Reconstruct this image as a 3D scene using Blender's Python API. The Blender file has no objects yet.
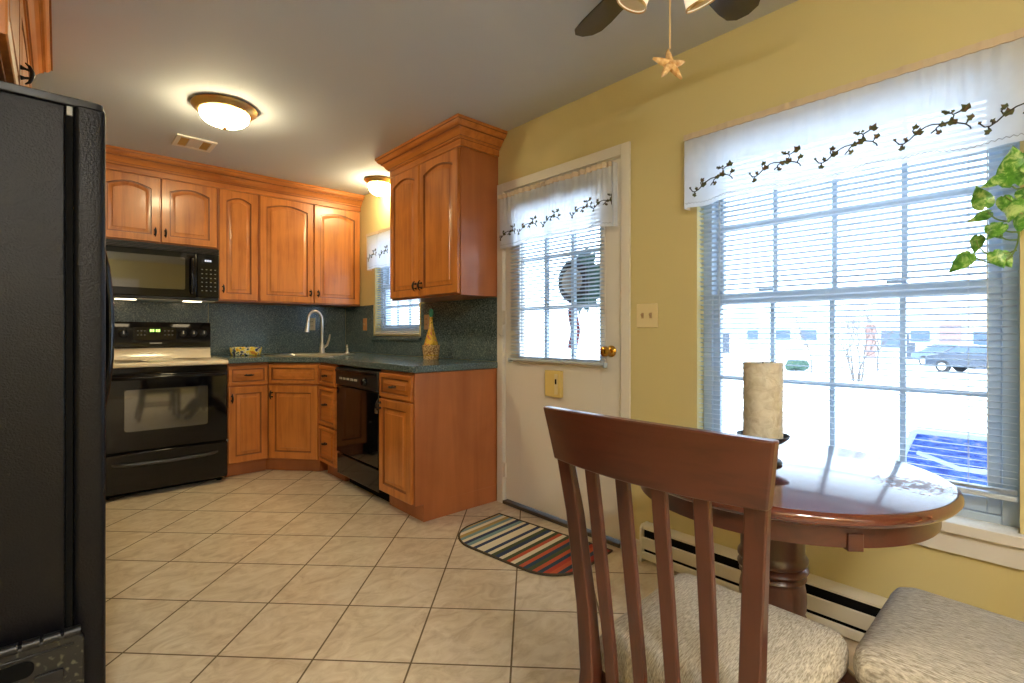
import bpy, bmesh, math, random
from mathutils import Vector, Matrix, noise as mnoise
random.seed(7)
sc = bpy.context.scene
C = sc.collection
PI = math.pi
def lin(c): return tuple((x/12.92 if x <= .04045 else ((x+.055)/1.055)**2.4) for x in [v/255. for v in c])

# ------------------------------------------------------------------ camera, world, sun, exposure
cd = bpy.data.cameras.new('camera'); cam = bpy.data.objects.new('camera', cd); C.objects.link(cam)
cd.sensor_width = 36; cd.lens = 498.70/1024*36
cd.shift_x = (512-504.5)/1024; cd.shift_y = -(341.5-332.85)/1024
cd.clip_start = .02; cd.clip_end = 400
cam.location = (0, 0, 1.12); cam.rotation_euler = (PI/2, 0, -math.radians(41.81))
sc.camera = cam
W = bpy.data.worlds.new('sky'); sc.world = W; W.use_nodes = True
bg = W.node_tree.nodes['Background']; bg.inputs[0].default_value = (.66, .83, 1.0, 1); bg.inputs[1].default_value = 3.8
sun = bpy.data.lights.new('sun', 'SUN'); sun.energy = 1.2; sun.angle = .02; sun.color = (1, .93, .82)
so = bpy.data.objects.new('sun', sun); C.objects.link(so)
so.rotation_euler = Vector((.80, -.25, -.62)).to_track_quat('-Z', 'Y').to_euler()
sc.view_settings.view_transform = 'Standard'; sc.view_settings.look = 'None'
sc.view_settings.gamma = 1; sc.view_settings.use_curve_mapping = False
sc.view_settings.exposure = 1.0
sc.cycles.use_denoising = True
sc.cycles.max_bounces = 10; sc.cycles.diffuse_bounces = 6; sc.cycles.glossy_bounces = 5
sc.cycles.transparent_max_bounces = 24; sc.cycles.transmission_bounces = 6
sc.cycles.sample_clamp_indirect = 6.0
sc.cycles.caustics_reflective = False; sc.cycles.caustics_refractive = False

def portal(name, loc, rot, sx, sy):
    l = bpy.data.lights.new(name, 'AREA'); l.shape = 'RECTANGLE'; l.size = sx; l.size_y = sy
    l.cycles.is_portal = True
    o = bpy.data.objects.new(name, l); C.objects.link(o); o.location = loc; o.rotation_euler = rot
portal('portal_dining', (2.36, .603, 1.245), (0, PI/2, 0), 1.49, 1.04)
portal('portal_door', (2.36, 1.985, 1.42), (0, PI/2, 0), .92, .64)
portal('portal_sink', (2.36, 3.87, 1.555), (0, PI/2, 0), .90, .76)

# ------------------------------------------------------------------ materials
MATS = {}
def mat(name, col=(.5,.5,.5), rough=.5, metal=0, coat=0, emit=None, es=0, spec=.5, alpha=None):
    m = bpy.data.materials.new(name); m.use_nodes = True
    b = m.node_tree.nodes['Principled BSDF']
    b.inputs['Base Color'].default_value = (*col, 1); b.inputs['Roughness'].default_value = rough
    b.inputs['Metallic'].default_value = metal; b.inputs['Coat Weight'].default_value = coat
    b.inputs['Coat Roughness'].default_value = .10; b.inputs['Specular IOR Level'].default_value = spec
    if emit: b.inputs['Emission Color'].default_value = (*emit, 1); b.inputs['Emission Strength'].default_value = es
    MATS[name] = m; return m
def nt(m): return m.node_tree.nodes, m.node_tree.links, m.node_tree.nodes['Principled BSDF']
def coords(m, scale=(1,1,1), rot=(0,0,0), loc=(0,0,0), typ='POINT'):
    n, l, b = nt(m)
    tc = n.new('ShaderNodeTexCoord'); mp = n.new('ShaderNodeMapping'); mp.vector_type = typ
    mp.inputs['Scale'].default_value = scale; mp.inputs['Rotation'].default_value = rot; mp.inputs['Location'].default_value = loc
    l.new(tc.outputs['Object'], mp.inputs['Vector']); return mp.outputs['Vector']
def ramp(m, fac, stops, interp='LINEAR'):
    n, l, b = nt(m); r = n.new('ShaderNodeValToRGB'); r.color_ramp.interpolation = interp
    e = r.color_ramp.elements
    while len(e) < len(stops): e.new(.5)
    for k, (p, c) in enumerate(stops): e[k].position = p; e[k].color = (*c, 1)
    l.new(fac, r.inputs['Fac']); return r.outputs['Color']
def noise(m, vec, scale, detail=3, rough=.5, dist=0):
    n, l, b = nt(m); t = n.new('ShaderNodeTexNoise')
    t.inputs['Scale'].default_value = scale; t.inputs['Detail'].default_value = detail
    t.inputs['Roughness'].default_value = rough; t.inputs['Distortion'].default_value = dist
    l.new(vec, t.inputs['Vector']); return t.outputs['Fac']
def bump(m, fac, strength, dist=.002):
    n, l, b = nt(m); bp = n.new('ShaderNodeBump'); bp.inputs['Strength'].default_value = strength; bp.inputs['Distance'].default_value = dist
    l.new(fac, bp.inputs['Height']); l.new(bp.outputs['Normal'], b.inputs['Normal'])
def setcol(m, c): m.node_tree.links.new(c, nt(m)[2].inputs['Base Color'])
def wood(name, c1, c2, axis, rough=.32, coat=.25, cross=14, blotch=3.5):
    m = mat(name, c1, rough, coat=coat); n, l, b = nt(m)
    s = [cross]*3; s['xyz'.index(axis)] = cross*.07
    v = coords(m, tuple(s)); f = noise(m, v, 1.6, 5, .6, .6)
    v2 = coords(m, (1,1,1)); f2 = noise(m, v2, blotch, 2, .5, .4)
    mx = n.new('ShaderNodeMath'); mx.operation = 'MULTIPLY_ADD'; mx.inputs[1].default_value = .62
    l.new(f, mx.inputs[0]); mm = n.new('ShaderNodeMath'); mm.operation = 'MULTIPLY'; mm.inputs[1].default_value = .38
    l.new(f2, mm.inputs[0]); l.new(mm.outputs[0], mx.inputs[2])
    setcol(m, ramp(m, mx.outputs[0], [(.33, c2), (.52, c1), (.70, tuple(min(1, x*1.22) for x in c1))])); return m
MA1, MA2 = lin((188,116,54)), lin((152,84,34))
maple = wood('maple_upright_grain', MA1, MA2, 'z')
maple_x = wood('maple_level_grain', MA1, MA2, 'x')
maple_y = wood('maple_run_grain', MA1, MA2, 'y')
groove_shade = wood('maple_groove_shade', lin((134,76,36)), lin((112,60,26)), 'z')  # darker maple colour, stands for shade in door and crown grooves
maple_side = wood('maple_side_panel', lin((168,100,58)), lin((150,84,46)), 'z', rough=.4, cross=5)
CH1, CH2 = lin((80,40,27)), lin((54,25,16))
cherry_z = wood('cherry_upright_grain', CH1, CH2, 'z', rough=.32, cross=20)
cherry_y = wood('cherry_cross_grain', CH1, CH2, 'y', rough=.3, cross=20)
table_wood = wood('table_top_cherry', lin((98,46,32)), lin((74,33,22)), 'y', rough=.15, coat=1.0, cross=12)
# worn patch on the table top
def wear(m):
    n, l, b = nt(m)
    v = coords(m, (1,1,1)); f = noise(m, v, 60, 6, .75, .5)
    tc = n.new('ShaderNodeTexCoord'); d = n.new('ShaderNodeVectorMath'); d.operation = 'DISTANCE'
    mp = n.new('ShaderNodeMapping'); mp.inputs['Scale'].default_value = (1.0, 1.0, 1)
    l.new(tc.outputs['Object'], mp.inputs['Vector']); l.new(mp.outputs['Vector'], d.inputs[0])
    d.inputs[1].default_value = (.056, -.30, .75)
    r = n.new('ShaderNodeMapRange'); r.inputs[1].default_value = .04; r.inputs[2].default_value = .15
    r.inputs[3].default_value = .16; r.inputs[4].default_value = -.15
    l.new(d.outputs['Value'], r.inputs[0])
    a = n.new('ShaderNodeMath'); a.operation = 'ADD'; l.new(f, a.inputs[0]); l.new(r.outputs[0], a.inputs[1])
    st = n.new('ShaderNodeMapRange'); st.inputs[1].default_value = .56; st.inputs[2].default_value = .66; l.new(a.outputs[0], st.inputs[0])
    rr = n.new('ShaderNodeMapRange'); rr.inputs[3].default_value = .12; rr.inputs[4].default_value = .5; l.new(st.outputs[0], rr.inputs[0])
    l.new(rr.outputs[0], b.inputs['Roughness'])
    cc = n.new('ShaderNodeMapRange'); cc.inputs[3].default_value = 1.0; cc.inputs[4].default_value = .25; l.new(st.outputs[0], cc.inputs[0])
    l.new(cc.outputs[0], b.inputs['Coat Weight'])
wear(table_wood)
wallp = mat('yellow_wall_paint', lin((207,192,138)), .65); bump(wallp, noise(wallp, coords(wallp), 60, 3), .08)
ceilp = mat('ceiling_paint', lin((198,203,212)), .8); bump(ceilp, noise(ceilp, coords(ceilp), 40, 3), .05)
white = mat('white_paint', lin((222,216,206)), .38); bump(white, noise(white, coords(white), 9, 2), .03)
vinyl = mat('white_vinyl', lin((176,190,204)), .4); bump(vinyl, noise(vinyl, coords(vinyl), 9, 2), .02)
blindw = mat('blind_white', lin((190,200,210)), .45); bump(blindw, noise(blindw, coords(blindw), 9, 2), .02)
enamel = mat('heater_enamel', lin((226,220,204)), .35); bump(enamel, noise(enamel, coords(enamel), 9, 2), .02)
dark = mat('dark_recess', (.006,.006,.006), .8, spec=.1); bump(dark, noise(dark, coords(dark), 30), .1)
blackg = mat('black_gloss_enamel', (.004,.004,.005), .10, spec=.35); bump(blackg, noise(blackg, coords(blackg), 5), .012)
blackp = mat('black_plastic', (.010,.010,.011), .38); bump(blackp, noise(blackp, coords(blackp), 60), .05)
blacktex = mat('black_leather_texture', (.005,.005,.007), .32, spec=.25)
bump(blacktex, noise(blacktex, coords(blacktex), 210, 2), .8, .002)
blackglass = mat('black_glass', (.003,.003,.004), .05, spec=.4); bump(blackglass, noise(blackglass, coords(blackglass), 3), .006)
mirrorg = mat('mirror_black_glass', (.004,.004,.004), .04); nt(mirrorg)[2].inputs['IOR'].default_value = 2.3; bump(mirrorg, noise(mirrorg, coords(mirrorg), 3), .004)
ovenglass = mat('oven_window_glass', (.05,.053,.046), .05); nt(ovenglass)[2].inputs['IOR'].default_value = 2.2; bump(ovenglass, noise(ovenglass, coords(ovenglass), 3), .004)
bisque = mat('cream_cooktop_enamel', lin((228,214,186)), .18, coat=.4); bump(bisque, noise(bisque, coords(bisque), 6), .02)
steel = mat('brushed_steel', (.62,.60,.56), .28, metal=1); bump(steel, noise(steel, coords(steel, (4,200,4)), 2), .03)
gunm = mat('dark_satin_metal', (.10,.10,.10), .3, metal=1); bump(gunm, noise(gunm, coords(gunm), 40), .02)
sinkm = mat('sink_steel', (.72,.70,.66), .34, metal=1); bump(sinkm, noise(sinkm, coords(sinkm, (4,200,4)), 2), .03)
brass = mat('brass', lin((206,158,70)), .22, metal=1); bump(brass, noise(brass, coords(brass), 20), .03)
brassa = mat('antique_brass', lin((206,172,110)), .36, metal=1); bump(brassa, noise(brassa, coords(brassa), 20), .03)
bronze = mat('oil_rubbed_bronze', (.018,.014,.012), .42, metal=.6); bump(bronze, noise(bronze, coords(bronze), 50), .06)
iron = mat('blackened_iron', (.02,.019,.019), .45, metal=.4); bump(iron, noise(iron, coords(iron), 60), .15)
ivory = mat('ivory_plastic', lin((226,208,160)), .42); bump(ivory, noise(ivory, coords(ivory), 9), .02)
yellowed = mat('yellowed_plastic', lin((222,196,120)), .45); bump(yellowed, noise(yellowed, coords(yellowed), 9), .02)
beigep = mat('beige_cover_plate', lin((186,156,116)), .4); bump(beigep, noise(beigep, coords(beigep), 9), .02)
oakp = wood('oak_cover_plate', lin((206,146,84)), lin((160,100,50)), 'z', cross=30)
lampglass = mat('lit_frosted_glass', lin((250,240,215)), .4, emit=(1.0,.83,.48), es=42.0); bump(lampglass, noise(lampglass, coords(lampglass), 12), .05)
fill_glass = mat('fill_lamp_glass', lin((250,246,238)), .4, emit=(1.0,.96,.91), es=66.0); bump(fill_glass, noise(fill_glass, coords(fill_glass), 12), .05)  # bright glass of the fill lamps added behind the camera
shadeglass = mat('lit_fan_shade', lin((240,226,196)), .4, emit=(1.0,.85,.62), es=.35); bump(shadeglass, noise(shadeglass, coords(shadeglass), 12), .05)
bulb = mat('lit_bulb', (1,.9,.7), .4, emit=(1.0,.95,.86), es=340.0); bump(bulb, noise(bulb, coords(bulb), 9), .02)
undercab = mat('lit_hood_lens', (1,.9,.7), .4, emit=(1.0,.80,.50), es=5.0); bump(undercab, noise(undercab, coords(undercab), 9), .02)
greenled = mat('green_clock_segments', (.02,.1,.02), .4, emit=(.45,1,.15), es=1.6); bump(greenled, noise(greenled, coords(greenled), 9), .02)
whiteled = mat('white_clock_segments', (.1,.1,.1), .4, emit=(.8,.85,1), es=.5); bump(whiteled, noise(whiteled, coords(whiteled), 9), .02)
printw = mat('pale_print', lin((170,170,165)), .5); bump(printw, noise(printw, coords(printw), 9), .02)
printd = mat('dim_grey_print', lin((104,104,100)), .5); bump(printd, noise(printd, coords(printd), 9, 2), .02)
fanblade = wood('dark_fan_blade', lin((44,34,30)), lin((24,19,17)), 'x', rough=.25, coat=.4, cross=16)
starm = mat('dried_starfish', lin((226,178,112)), .8); bump(starm, noise(starm, coords(starm), 120, 4), .8, .003)
setcol(starm, ramp(starm, noise(starm, coords(starm), 60, 3), [(.35, lin((196,140,76))), (.65, lin((238,204,150)))]))
cordm = mat('beaded_cord', lin((216,186,140)), .6); bump(cordm, noise(cordm, coords(cordm), 300), .5)
waxm = mat('candle_wax', lin((206,198,180)), .55); waxf = noise(waxm, coords(waxm), 34, 5, .65, 1.0)
setcol(waxm, ramp(waxm, waxf, [(.35, lin((188,178,156))), (.62, lin((216,210,194)))])); bump(waxm, waxf, .8, .006)
nt(waxm)[2].inputs['Subsurface Weight'].default_value = .15; nt(waxm)[2].inputs['Subsurface Radius'].default_value = (.02,.012,.006)
leafm = mat('pothos_leaf', lin((84,146,48)), .35); n_, l_, b_ = nt(leafm)
setcol(leafm, ramp(leafm, noise(leafm, coords(leafm), 34, 5, .7, .6), [(.36, lin((58,120,34))), (.50, lin((104,166,60))), (.60, lin((186,214,132)))]))
b_.inputs['Transmission Weight'].default_value = 0
stemm = mat('pothos_stem', lin((112,138,66)), .45); bump(stemm, noise(stemm, coords(stemm), 40), .1)
potm = mat('white_hanging_pot', lin((220,216,208)), .35); bump(potm, noise(potm, coords(potm), 14), .05)
soilm = mat('potting_soil', (.03,.02,.014), .95); bump(soilm, noise(soilm, coords(soilm), 90), .8)
ivym = mat('ivy_thread', lin((96,84,50)), .8)
setcol(ivym, ramp(ivym, noise(ivym, coords(ivym), 60, 2), [(.38, lin((104,80,56))), (.52, lin((82,88,52)))]))
stemt = mat('dark_stem_thread', lin((58,50,44)), .8); bump(stemt, noise(stemt, coords(stemt), 90), .1)
hemt = mat('grey_hem_thread', lin((168,166,166)), .8); bump(hemt, noise(hemt, coords(hemt), 90), .1)
rodm = mat('curtain_rod_header', lin((206,186,160)), .6); bump(rodm, noise(rodm, coords(rodm, (1,60,1)), 2), .5)
hatm = mat('straw_disc', lin((190,172,152)), .8); bump(hatm, noise(hatm, coords(hatm, (1,1,30)), 6), .6)
wreathm = mat('wreath_twigs', lin((54,50,58)), .9); bump(wreathm, noise(wreathm, coords(wreathm), 60), .8)
wleaf = mat('wreath_leaves', lin((52,96,84)), .6); bump(wleaf, noise(wleaf, coords(wleaf), 40), .2)
ribbonm = mat('ribbon_red', lin((150,60,66)), .6); bump(ribbonm, noise(ribbonm, coords(ribbonm), 40), .1)
wickerm = mat('wicker_weave', lin((206,168,110)), .8); bump(wickerm, noise(wickerm, coords(wickerm, (1,1,3)), 60), .9)
setcol(wickerm, ramp(wickerm, noise(wickerm, coords(wickerm), 90, 2), [(.4, lin((150,104,54))), (.6, lin((222,188,132)))]))
oilm = mat('golden_oil_glass', lin((220,168,40)), .08, coat=1)
setcol(oilm, ramp(oilm, noise(oilm, coords(oilm), 26, 3, .6, 1), [(.34, lin((84,84,24))), (.46, lin((214,170,44))), (.57, lin((226,190,80))), (.62, lin((186,74,70))), (.70, lin((236,214,160)))]))
greenp = mat('green_stopper', lin((40,140,104)), .3); bump(greenp, noise(greenp, coords(greenp), 20), .05)
bowlm = mat('painted_bowl', lin((232,206,92)), .2, coat=.6)
setcol(bowlm, ramp(bowlm, noise(bowlm, coords(bowlm), 24, 2, .5, .3), [(.36, lin((74,62,128))), (.40, lin((66,96,50))), (.44, lin((242,236,216))), (.49, lin((246,216,84))), (.64, lin((222,140,46)))], 'CONSTANT'))
snow = mat('snow', lin((244,246,250)), .9); bump(snow, noise(snow, coords(snow), 1.5, 4), .3, .05)
siding = mat('pale_siding', lin((226,224,220)), .7); bump(siding, noise(siding, coords(siding, (.1,.1,9)), 1), .3)
brickm = mat('brick_wall', lin((146,108,100)), .85); bump(brickm, noise(brickm, coords(brickm, (3,3,12)), 2), .4)
roofm = mat('snowy_roof', lin((226,228,234)), .9); bump(roofm, noise(roofm, coords(roofm), 2), .2)
barkm = mat('grey_bark', lin((92,82,76)), .9); bump(barkm, noise(barkm, coords(barkm, (8,8,2)), 3), .6)
shrubm = mat('evergreen_shrub', lin((52,76,62)), .9); bump(shrubm, noise(shrubm, coords(shrubm), 9), .8)
winm = mat('house_window_glass', lin((70,86,110)), .15); bump(winm, noise(winm, coords(winm), 2), .02)
carb = mat('blue_grey_car_paint', lin((72,92,128)), .25, coat=.6); bump(carb, noise(carb, coords(carb), 2), .01)
card = mat('dark_car_paint', lin((44,52,66)), .25, coat=.6); bump(card, noise(card, coords(card), 2), .01)
tyrem = mat('tyre_rubber', (.02,.02,.022), .8); bump(tyrem, noise(tyrem, coords(tyrem), 30), .2)
slingm = mat('blue_sling_fabric', lin((52,84,186)), .8)
setcol(slingm, ramp(slingm, noise(slingm, coords(slingm, (12,12,50)), 1.2, 4, .7), [(.38, lin((30,56,150))), (.54, lin((72,112,214))), (.66, lin((160,150,200)))]))
concrete = mat('porch_concrete', lin((196,200,206)), .85); bump(concrete, noise(concrete, coords(concrete), 8, 4), .2)
threshm = mat('brown_threshold', lin((74,62,48)), .5); bump(threshm, noise(threshm, coords(threshm), 20), .1)

# speckled laminate
lam = mat('speckled_green_laminate', lin((70,80,76)), .22, coat=.15)
setcol(lam, ramp(lam, noise(lam, coords(lam), 140, 3, .7), [(.34, lin((36,48,52))), (.46, lin((64,82,88))), (.54, lin((84,104,110))), (.66, lin((140,154,152)))]))
# fabric
fab = mat('woven_oatmeal_fabric', lin((186,178,164)), .9)
ff = noise(fab, coords(fab, (.5, 4.5, 1)), 130, 3, .6, .3)
setcol(fab, ramp(fab, ff, [(.34, lin((142,132,118))), (.52, lin((188,181,168))), (.68, lin((218,212,200)))])); bump(fab, ff, .5, .002)
# fridge stool plastic with raised specks
specks = mat('dotted_black_plastic', (.016,.015,.014), .42)
setcol(specks, ramp(specks, noise(specks, coords(specks), 70, 1, .4), [(.60, (.016,.015,.014)), (.74, lin((104,104,84)))])); bump(specks, noise(specks, coords(specks), 70, 1), .4)
# floor tile: square tiles on the diagonal
tile = mat('diagonal_beige_tile', lin((198,178,146)), .30); n_, l_, b_ = nt(tile)
tv = coords(tile, (.34024,)*3, (0,0,-.783), (1.1321,1.2323,0), 'TEXTURE')
br = n_.new('ShaderNodeTexBrick'); br.offset = 0; br.squash = 1
br.inputs['Scale'].default_value = 1; br.inputs['Brick Width'].default_value = 1; br.inputs['Row Height'].default_value = 1
br.inputs['Mortar Size'].default_value = .0105; br.inputs['Mortar Smooth'].default_value = .15
l_.new(tv, br.inputs['Vector'])
f1 = noise(tile, coords(tile, (1,1.6,1), (0,0,.6)), 9, 6, .65, 1.2)
fl = n_.new('ShaderNodeVectorMath'); fl.operation = 'FLOOR'; l_.new(tv, fl.inputs[0])
wn = n_.new('ShaderNodeTexWhiteNoise'); l_.new(fl.outputs[0], wn.inputs['Vector'])
ad = n_.new('ShaderNodeMath'); ad.operation = 'MULTIPLY_ADD'; ad.inputs[1].default_value = .05
l_.new(wn.outputs['Value'], ad.inputs[0]); l_.new(f1, ad.inputs[2])
tc_ = ramp(tile, ad.outputs[0], [(.34, lin((190,170,142))), (.52, lin((210,194,168))), (.68, lin((222,209,186)))])
mxx = n_.new('ShaderNodeMix'); mxx.data_type = 'RGBA'; l_.new(br.outputs['Fac'], mxx.inputs[0])
l_.new(tc_, mxx.inputs[6]); mxx.inputs[7].default_value = (*lin((108,90,64)), 1); setcol(tile, mxx.outputs[2])
inv = n_.new('ShaderNodeMath'); inv.operation = 'SUBTRACT'; inv.inputs[0].default_value = 1; l_.new(br.outputs['Fac'], inv.inputs[1])
bump(tile, inv.outputs[0], .35, .003)
rr_ = n_.new('ShaderNodeMapRange'); rr_.inputs[3].default_value = .30; rr_.inputs[4].default_value = .8; l_.new(br.outputs['Fac'], rr_.inputs[0]); l_.new(rr_.outputs[0], b_.inputs['Roughness'])
# striped mat
strip = mat('striped_weave', (.3,.2,.1), .95); n_, l_, b_ = nt(strip)
sx_ = n_.new('ShaderNodeSeparateXYZ'); l_.new(coords(strip, (1,1/.80,1), (0,0,0), (0,.5,0)), sx_.inputs[0])
pal = [(150,40,34),(226,214,184),(60,50,44),(226,214,184),(70,80,50),(176,60,40),(206,128,70),(70,44,36),(120,150,150),(226,214,184),(40,66,84),(206,160,90),(60,50,44),(180,150,90),(44,60,90),(190,84,50)]
rnd = random.Random(4); st = []; k = 0
for i in range(31): st.append((i/31., lin(pal[(i*5 + i//4) % len(pal)])))
setcol(strip, ramp(strip, sx_.outputs['Y'], st, 'CONSTANT')); bump(strip, noise(strip, coords(strip, (1,3,1)), 160), .7, .003)
matedge = mat('mat_binding', lin((74,62,46)), .9); bump(matedge, noise(matedge, coords(matedge), 200), .4)
# sheer cloth and window glass
sheer = bpy.data.materials.new('sheer_white_voile'); sheer.use_nodes = True; N = sheer.node_tree.nodes; L = sheer.node_tree.links; N.remove(N['Principled BSDF'])
df = N.new('ShaderNodeBsdfDiffuse'); df.inputs[0].default_value = (.86,.86,.87,1); tl = N.new('ShaderNodeBsdfTranslucent'); tl.inputs[0].default_value = (.85,.87,.90,1)
tr = N.new('ShaderNodeBsdfTransparent'); m1 = N.new('ShaderNodeMixShader'); m1.inputs[0].default_value = .6; m2 = N.new('ShaderNodeMixShader')
wv = N.new('ShaderNodeTexNoise'); wv.inputs['Scale'].default_value = 25; tcn = N.new('ShaderNodeTexCoord'); L.new(tcn.outputs['Object'], wv.inputs['Vector'])
mr = N.new('ShaderNodeMapRange'); mr.inputs[3].default_value = .84; mr.inputs[4].default_value = .95; L.new(wv.outputs['Fac'], mr.inputs[0])
L.new(mr.outputs[0], m2.inputs[0]); L.new(df.outputs[0], m1.inputs[1]); L.new(tl.outputs[0], m1.inputs[2]); L.new(tr.outputs[0], m2.inputs[1]); L.new(m1.outputs[0], m2.inputs[2])
L.new(m2.outputs[0], N['Material Output'].inputs['Surface'])
glass = bpy.data.materials.new('window_glass'); glass.use_nodes = True; N = glass.node_tree.nodes; L = glass.node_tree.links; N.remove(N['Principled BSDF'])
tr = N.new('ShaderNodeBsdfTransparent'); tr.inputs[0].default_value = (.97,.985,1,1); gl = N.new('ShaderNodeBsdfGlossy'); gl.inputs['Roughness'].default_value = .02; fr = N.new('ShaderNodeFresnel'); fr.inputs[0].default_value = 1.45
geo = N.new('ShaderNodeNewGeometry'); io = N.new('ShaderNodeMath'); io.operation = 'MULTIPLY_ADD'; io.inputs[1].default_value = -(1.45-1/1.45); io.inputs[2].default_value = 1.45
L.new(geo.outputs['Backfacing'], io.inputs[0]); L.new(io.outputs[0], fr.inputs[0])
mx = N.new('ShaderNodeMixShader'); L.new(fr.outputs[0], mx.inputs[0]); L.new(tr.outputs[0], mx.inputs[1]); L.new(gl.outputs[0], mx.inputs[2]); L.new(mx.outputs[0], N['Material Output'].inputs['Surface'])

# ------------------------------------------------------------------ mesh helpers
class MB:
    def __init__(s): s.v = []; s.f = []
    def add(s, vs, fs):
        k = len(s.v); s.v += [tuple(v) for v in vs]; s.f += [tuple(i+k for i in f) for f in fs]; return s
    def box(s, x0, x1, y0, y1, z0, z1):
        return s.add([(x0,y0,z0),(x1,y0,z0),(x1,y1,z0),(x0,y1,z0),(x0,y0,z1),(x1,y0,z1),(x1,y1,z1),(x0,y1,z1)],
                     [(0,3,2,1),(4,5,6,7),(0,1,5,4),(1,2,6,5),(2,3,7,6),(3,0,4,7)])
    def loops(s, loops, cap0=True, cap1=True, closed=True):
        n = len(loops[0]); vs = [p for l in loops for p in l]; fs = []
        for a in range(len(loops)-1):
            for i in range(n if closed else n-1):
                j = (i+1) % n; fs.append((a*n+i, a*n+j, (a+1)*n+j, (a+1)*n+i))
        if cap0: fs.append(tuple(range(n-1, -1, -1)))
        if cap1: fs.append(tuple(range((len(loops)-1)*n, len(loops)*n)))
        return s.add(vs, fs)
    def lathe(s, prof, c=(0,0,0), n=28, M=None):
        ls = []
        for r, z in prof:
            l = [Vector((r*math.cos(2*PI*i/n), r*math.sin(2*PI*i/n), z)) for i in range(n)]
            if M: l = [M @ p for p in l]
            ls.append([(p[0]+c[0], p[1]+c[1], p[2]+c[2]) for p in l])
        return s.loops(ls)
    def tube(s, path, r, n=10):
        P = [Vector(p) for p in path]; rs = r if isinstance(r, (list, tuple)) else [r]*len(P); ls = []; up = None
        for i, p in enumerate(P):
            t = (P[min(i+1, len(P)-1)] - P[max(i-1, 0)]).normalized()
            if up is None: up = Vector((0,0,1)) if abs(t.z) < .9 else Vector((1,0,0))
            a = t.cross(up).normalized(); up = a.cross(t).normalized()
            ls.append([p + rs[i]*(a*math.cos(2*PI*k/n) + up*math.sin(2*PI*k/n)) for k in range(n)])
        return s.loops(ls)
    def bar(s, path, w, d):            # rectangular section in level planes: w along y, d along x
        ls = []
        for i, p in enumerate(path):
            ww = w[i] if isinstance(w, (list, tuple)) else w; dd = d[i] if isinstance(d, (list, tuple)) else d
            x, y, z = p; ls.append([(x-dd/2,y-ww/2,z),(x+dd/2,y-ww/2,z),(x+dd/2,y+ww/2,z),(x-dd/2,y+ww/2,z)])
        return s.loops(ls)
    def prism(s, pts, a0, a1, axis='z'):
        def P(u, v, w): return {'z': (u,v,w), 'y': (u,w,v), 'x': (w,u,v)}[axis]
        return s.loops([[P(u,v,a0) for u, v in pts], [P(u,v,a1) for u, v in pts]])
    def ball(s, c, r, n=16, m=9, sc_=(1,1,1)):
        prof = [(max(1e-4, r*math.sin(PI*i/m)), -r*math.cos(PI*i/m)) for i in range(m+1)]
        ls = [[(c[0]+rr*math.cos(2*PI*i/n)*sc_[0], c[1]+rr*math.sin(2*PI*i/n)*sc_[1], c[2]+z*sc_[2]) for i in range(n)] for rr, z in prof]
        return s.loops(ls)
    def xf(s, M): s.v = [tuple(M @ Vector(v)) for v in s.v]; return s
    def build(s, name, m, parent=None, bevel=0, smooth=40, seg=2, fix=True):
        me = bpy.data.meshes.new(name); me.from_pydata(s.v, [], s.f); me.update()
        if fix:
            b = bmesh.new(); b.from_mesh(me); bmesh.ops.recalc_face_normals(b, faces=b.faces); b.to_mesh(me); b.free()
        me.materials.append(m); o = bpy.data.objects.new(name, me); C.objects.link(o)
        if parent: o.parent = parent
        if smooth:
            for p in me.polygons: p.use_smooth = True
            me.set_sharp_from_angle(angle=math.radians(smooth))
        if bevel:
            md = o.modifiers.new('bevel', 'BEVEL'); md.width = bevel; md.segments = seg; md.limit_method = 'ANGLE'; md.angle_limit = math.radians(50)
        return o
def tag(o, label=None, cat=None, group=None, kind=None):
    if label: o['label'] = label
    if cat: o['category'] = cat
    if group: o['group'] = group
    if kind: o['kind'] = kind
    return o
def thing(name, label, cat, loc=(0,0,0), rz=0, group=None, kind=None):
    o = bpy.data.objects.new(name, None); C.objects.link(o); o.empty_display_size = .05
    o.location = loc; o.rotation_euler = (0,0,rz); return tag(o, label, cat, group, kind)
def dup(o, parent=None):
    c = o.copy(); C.objects.link(c)
    if parent: c.parent = parent
    for ch in list(o.children): dup(ch, c)
    return c
def struct(o, label, cat): return tag(o, label, cat, kind='structure')
def rrect(x0, x1, y0, y1, r, k=5):
    pts = []
    for cx, cy, a in ((x1-r,y0+r,-PI/2),(x1-r,y1-r,0),(x0+r,y1-r,PI/2),(x0+r,y0+r,PI)):
        for i in range(k+1): t = a+PI/2*i/k; pts.append((cx+r*math.cos(t), cy+r*math.sin(t)))
    return pts

# ------------------------------------------------------------------ room shell
XR, XL, YB, YF, ZC = 2.19, -.70, 4.877, -2.4, 2.44
TW = .15
f = MB().box(XL-TW, XR+TW, YF-TW, YB+TW, -.12, 0).build('floor', tile, smooth=0)
struct(f, 'beige square floor tiles laid on the diagonal with brown grout', 'floor')
c = MB().box(XL-TW, XR+TW, YF-TW, YB+TW, ZC, ZC+.12).build('ceiling', ceilp, smooth=0)
struct(c, 'flat pale grey ceiling over the kitchen', 'ceiling')
w = MB().box(XL-TW, XR+TW, YB, YB+TW, 0, ZC).build('wall_back', wallp, smooth=0); struct(w, 'yellow wall behind the stove and corner sink', 'wall')
w = MB().box(XL-TW, XL, YF, YB, 0, ZC).build('wall_left', wallp, smooth=0); struct(w, 'yellow wall behind the refrigerator', 'wall')
m = MB()
m.box(XL-TW, XR+TW, YF-TW, YF, 0, ZC)
w = m.build('wall_front', wallp, smooth=0); struct(w, 'yellow wall opposite the stove, behind the viewer', 'wall')
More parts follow.
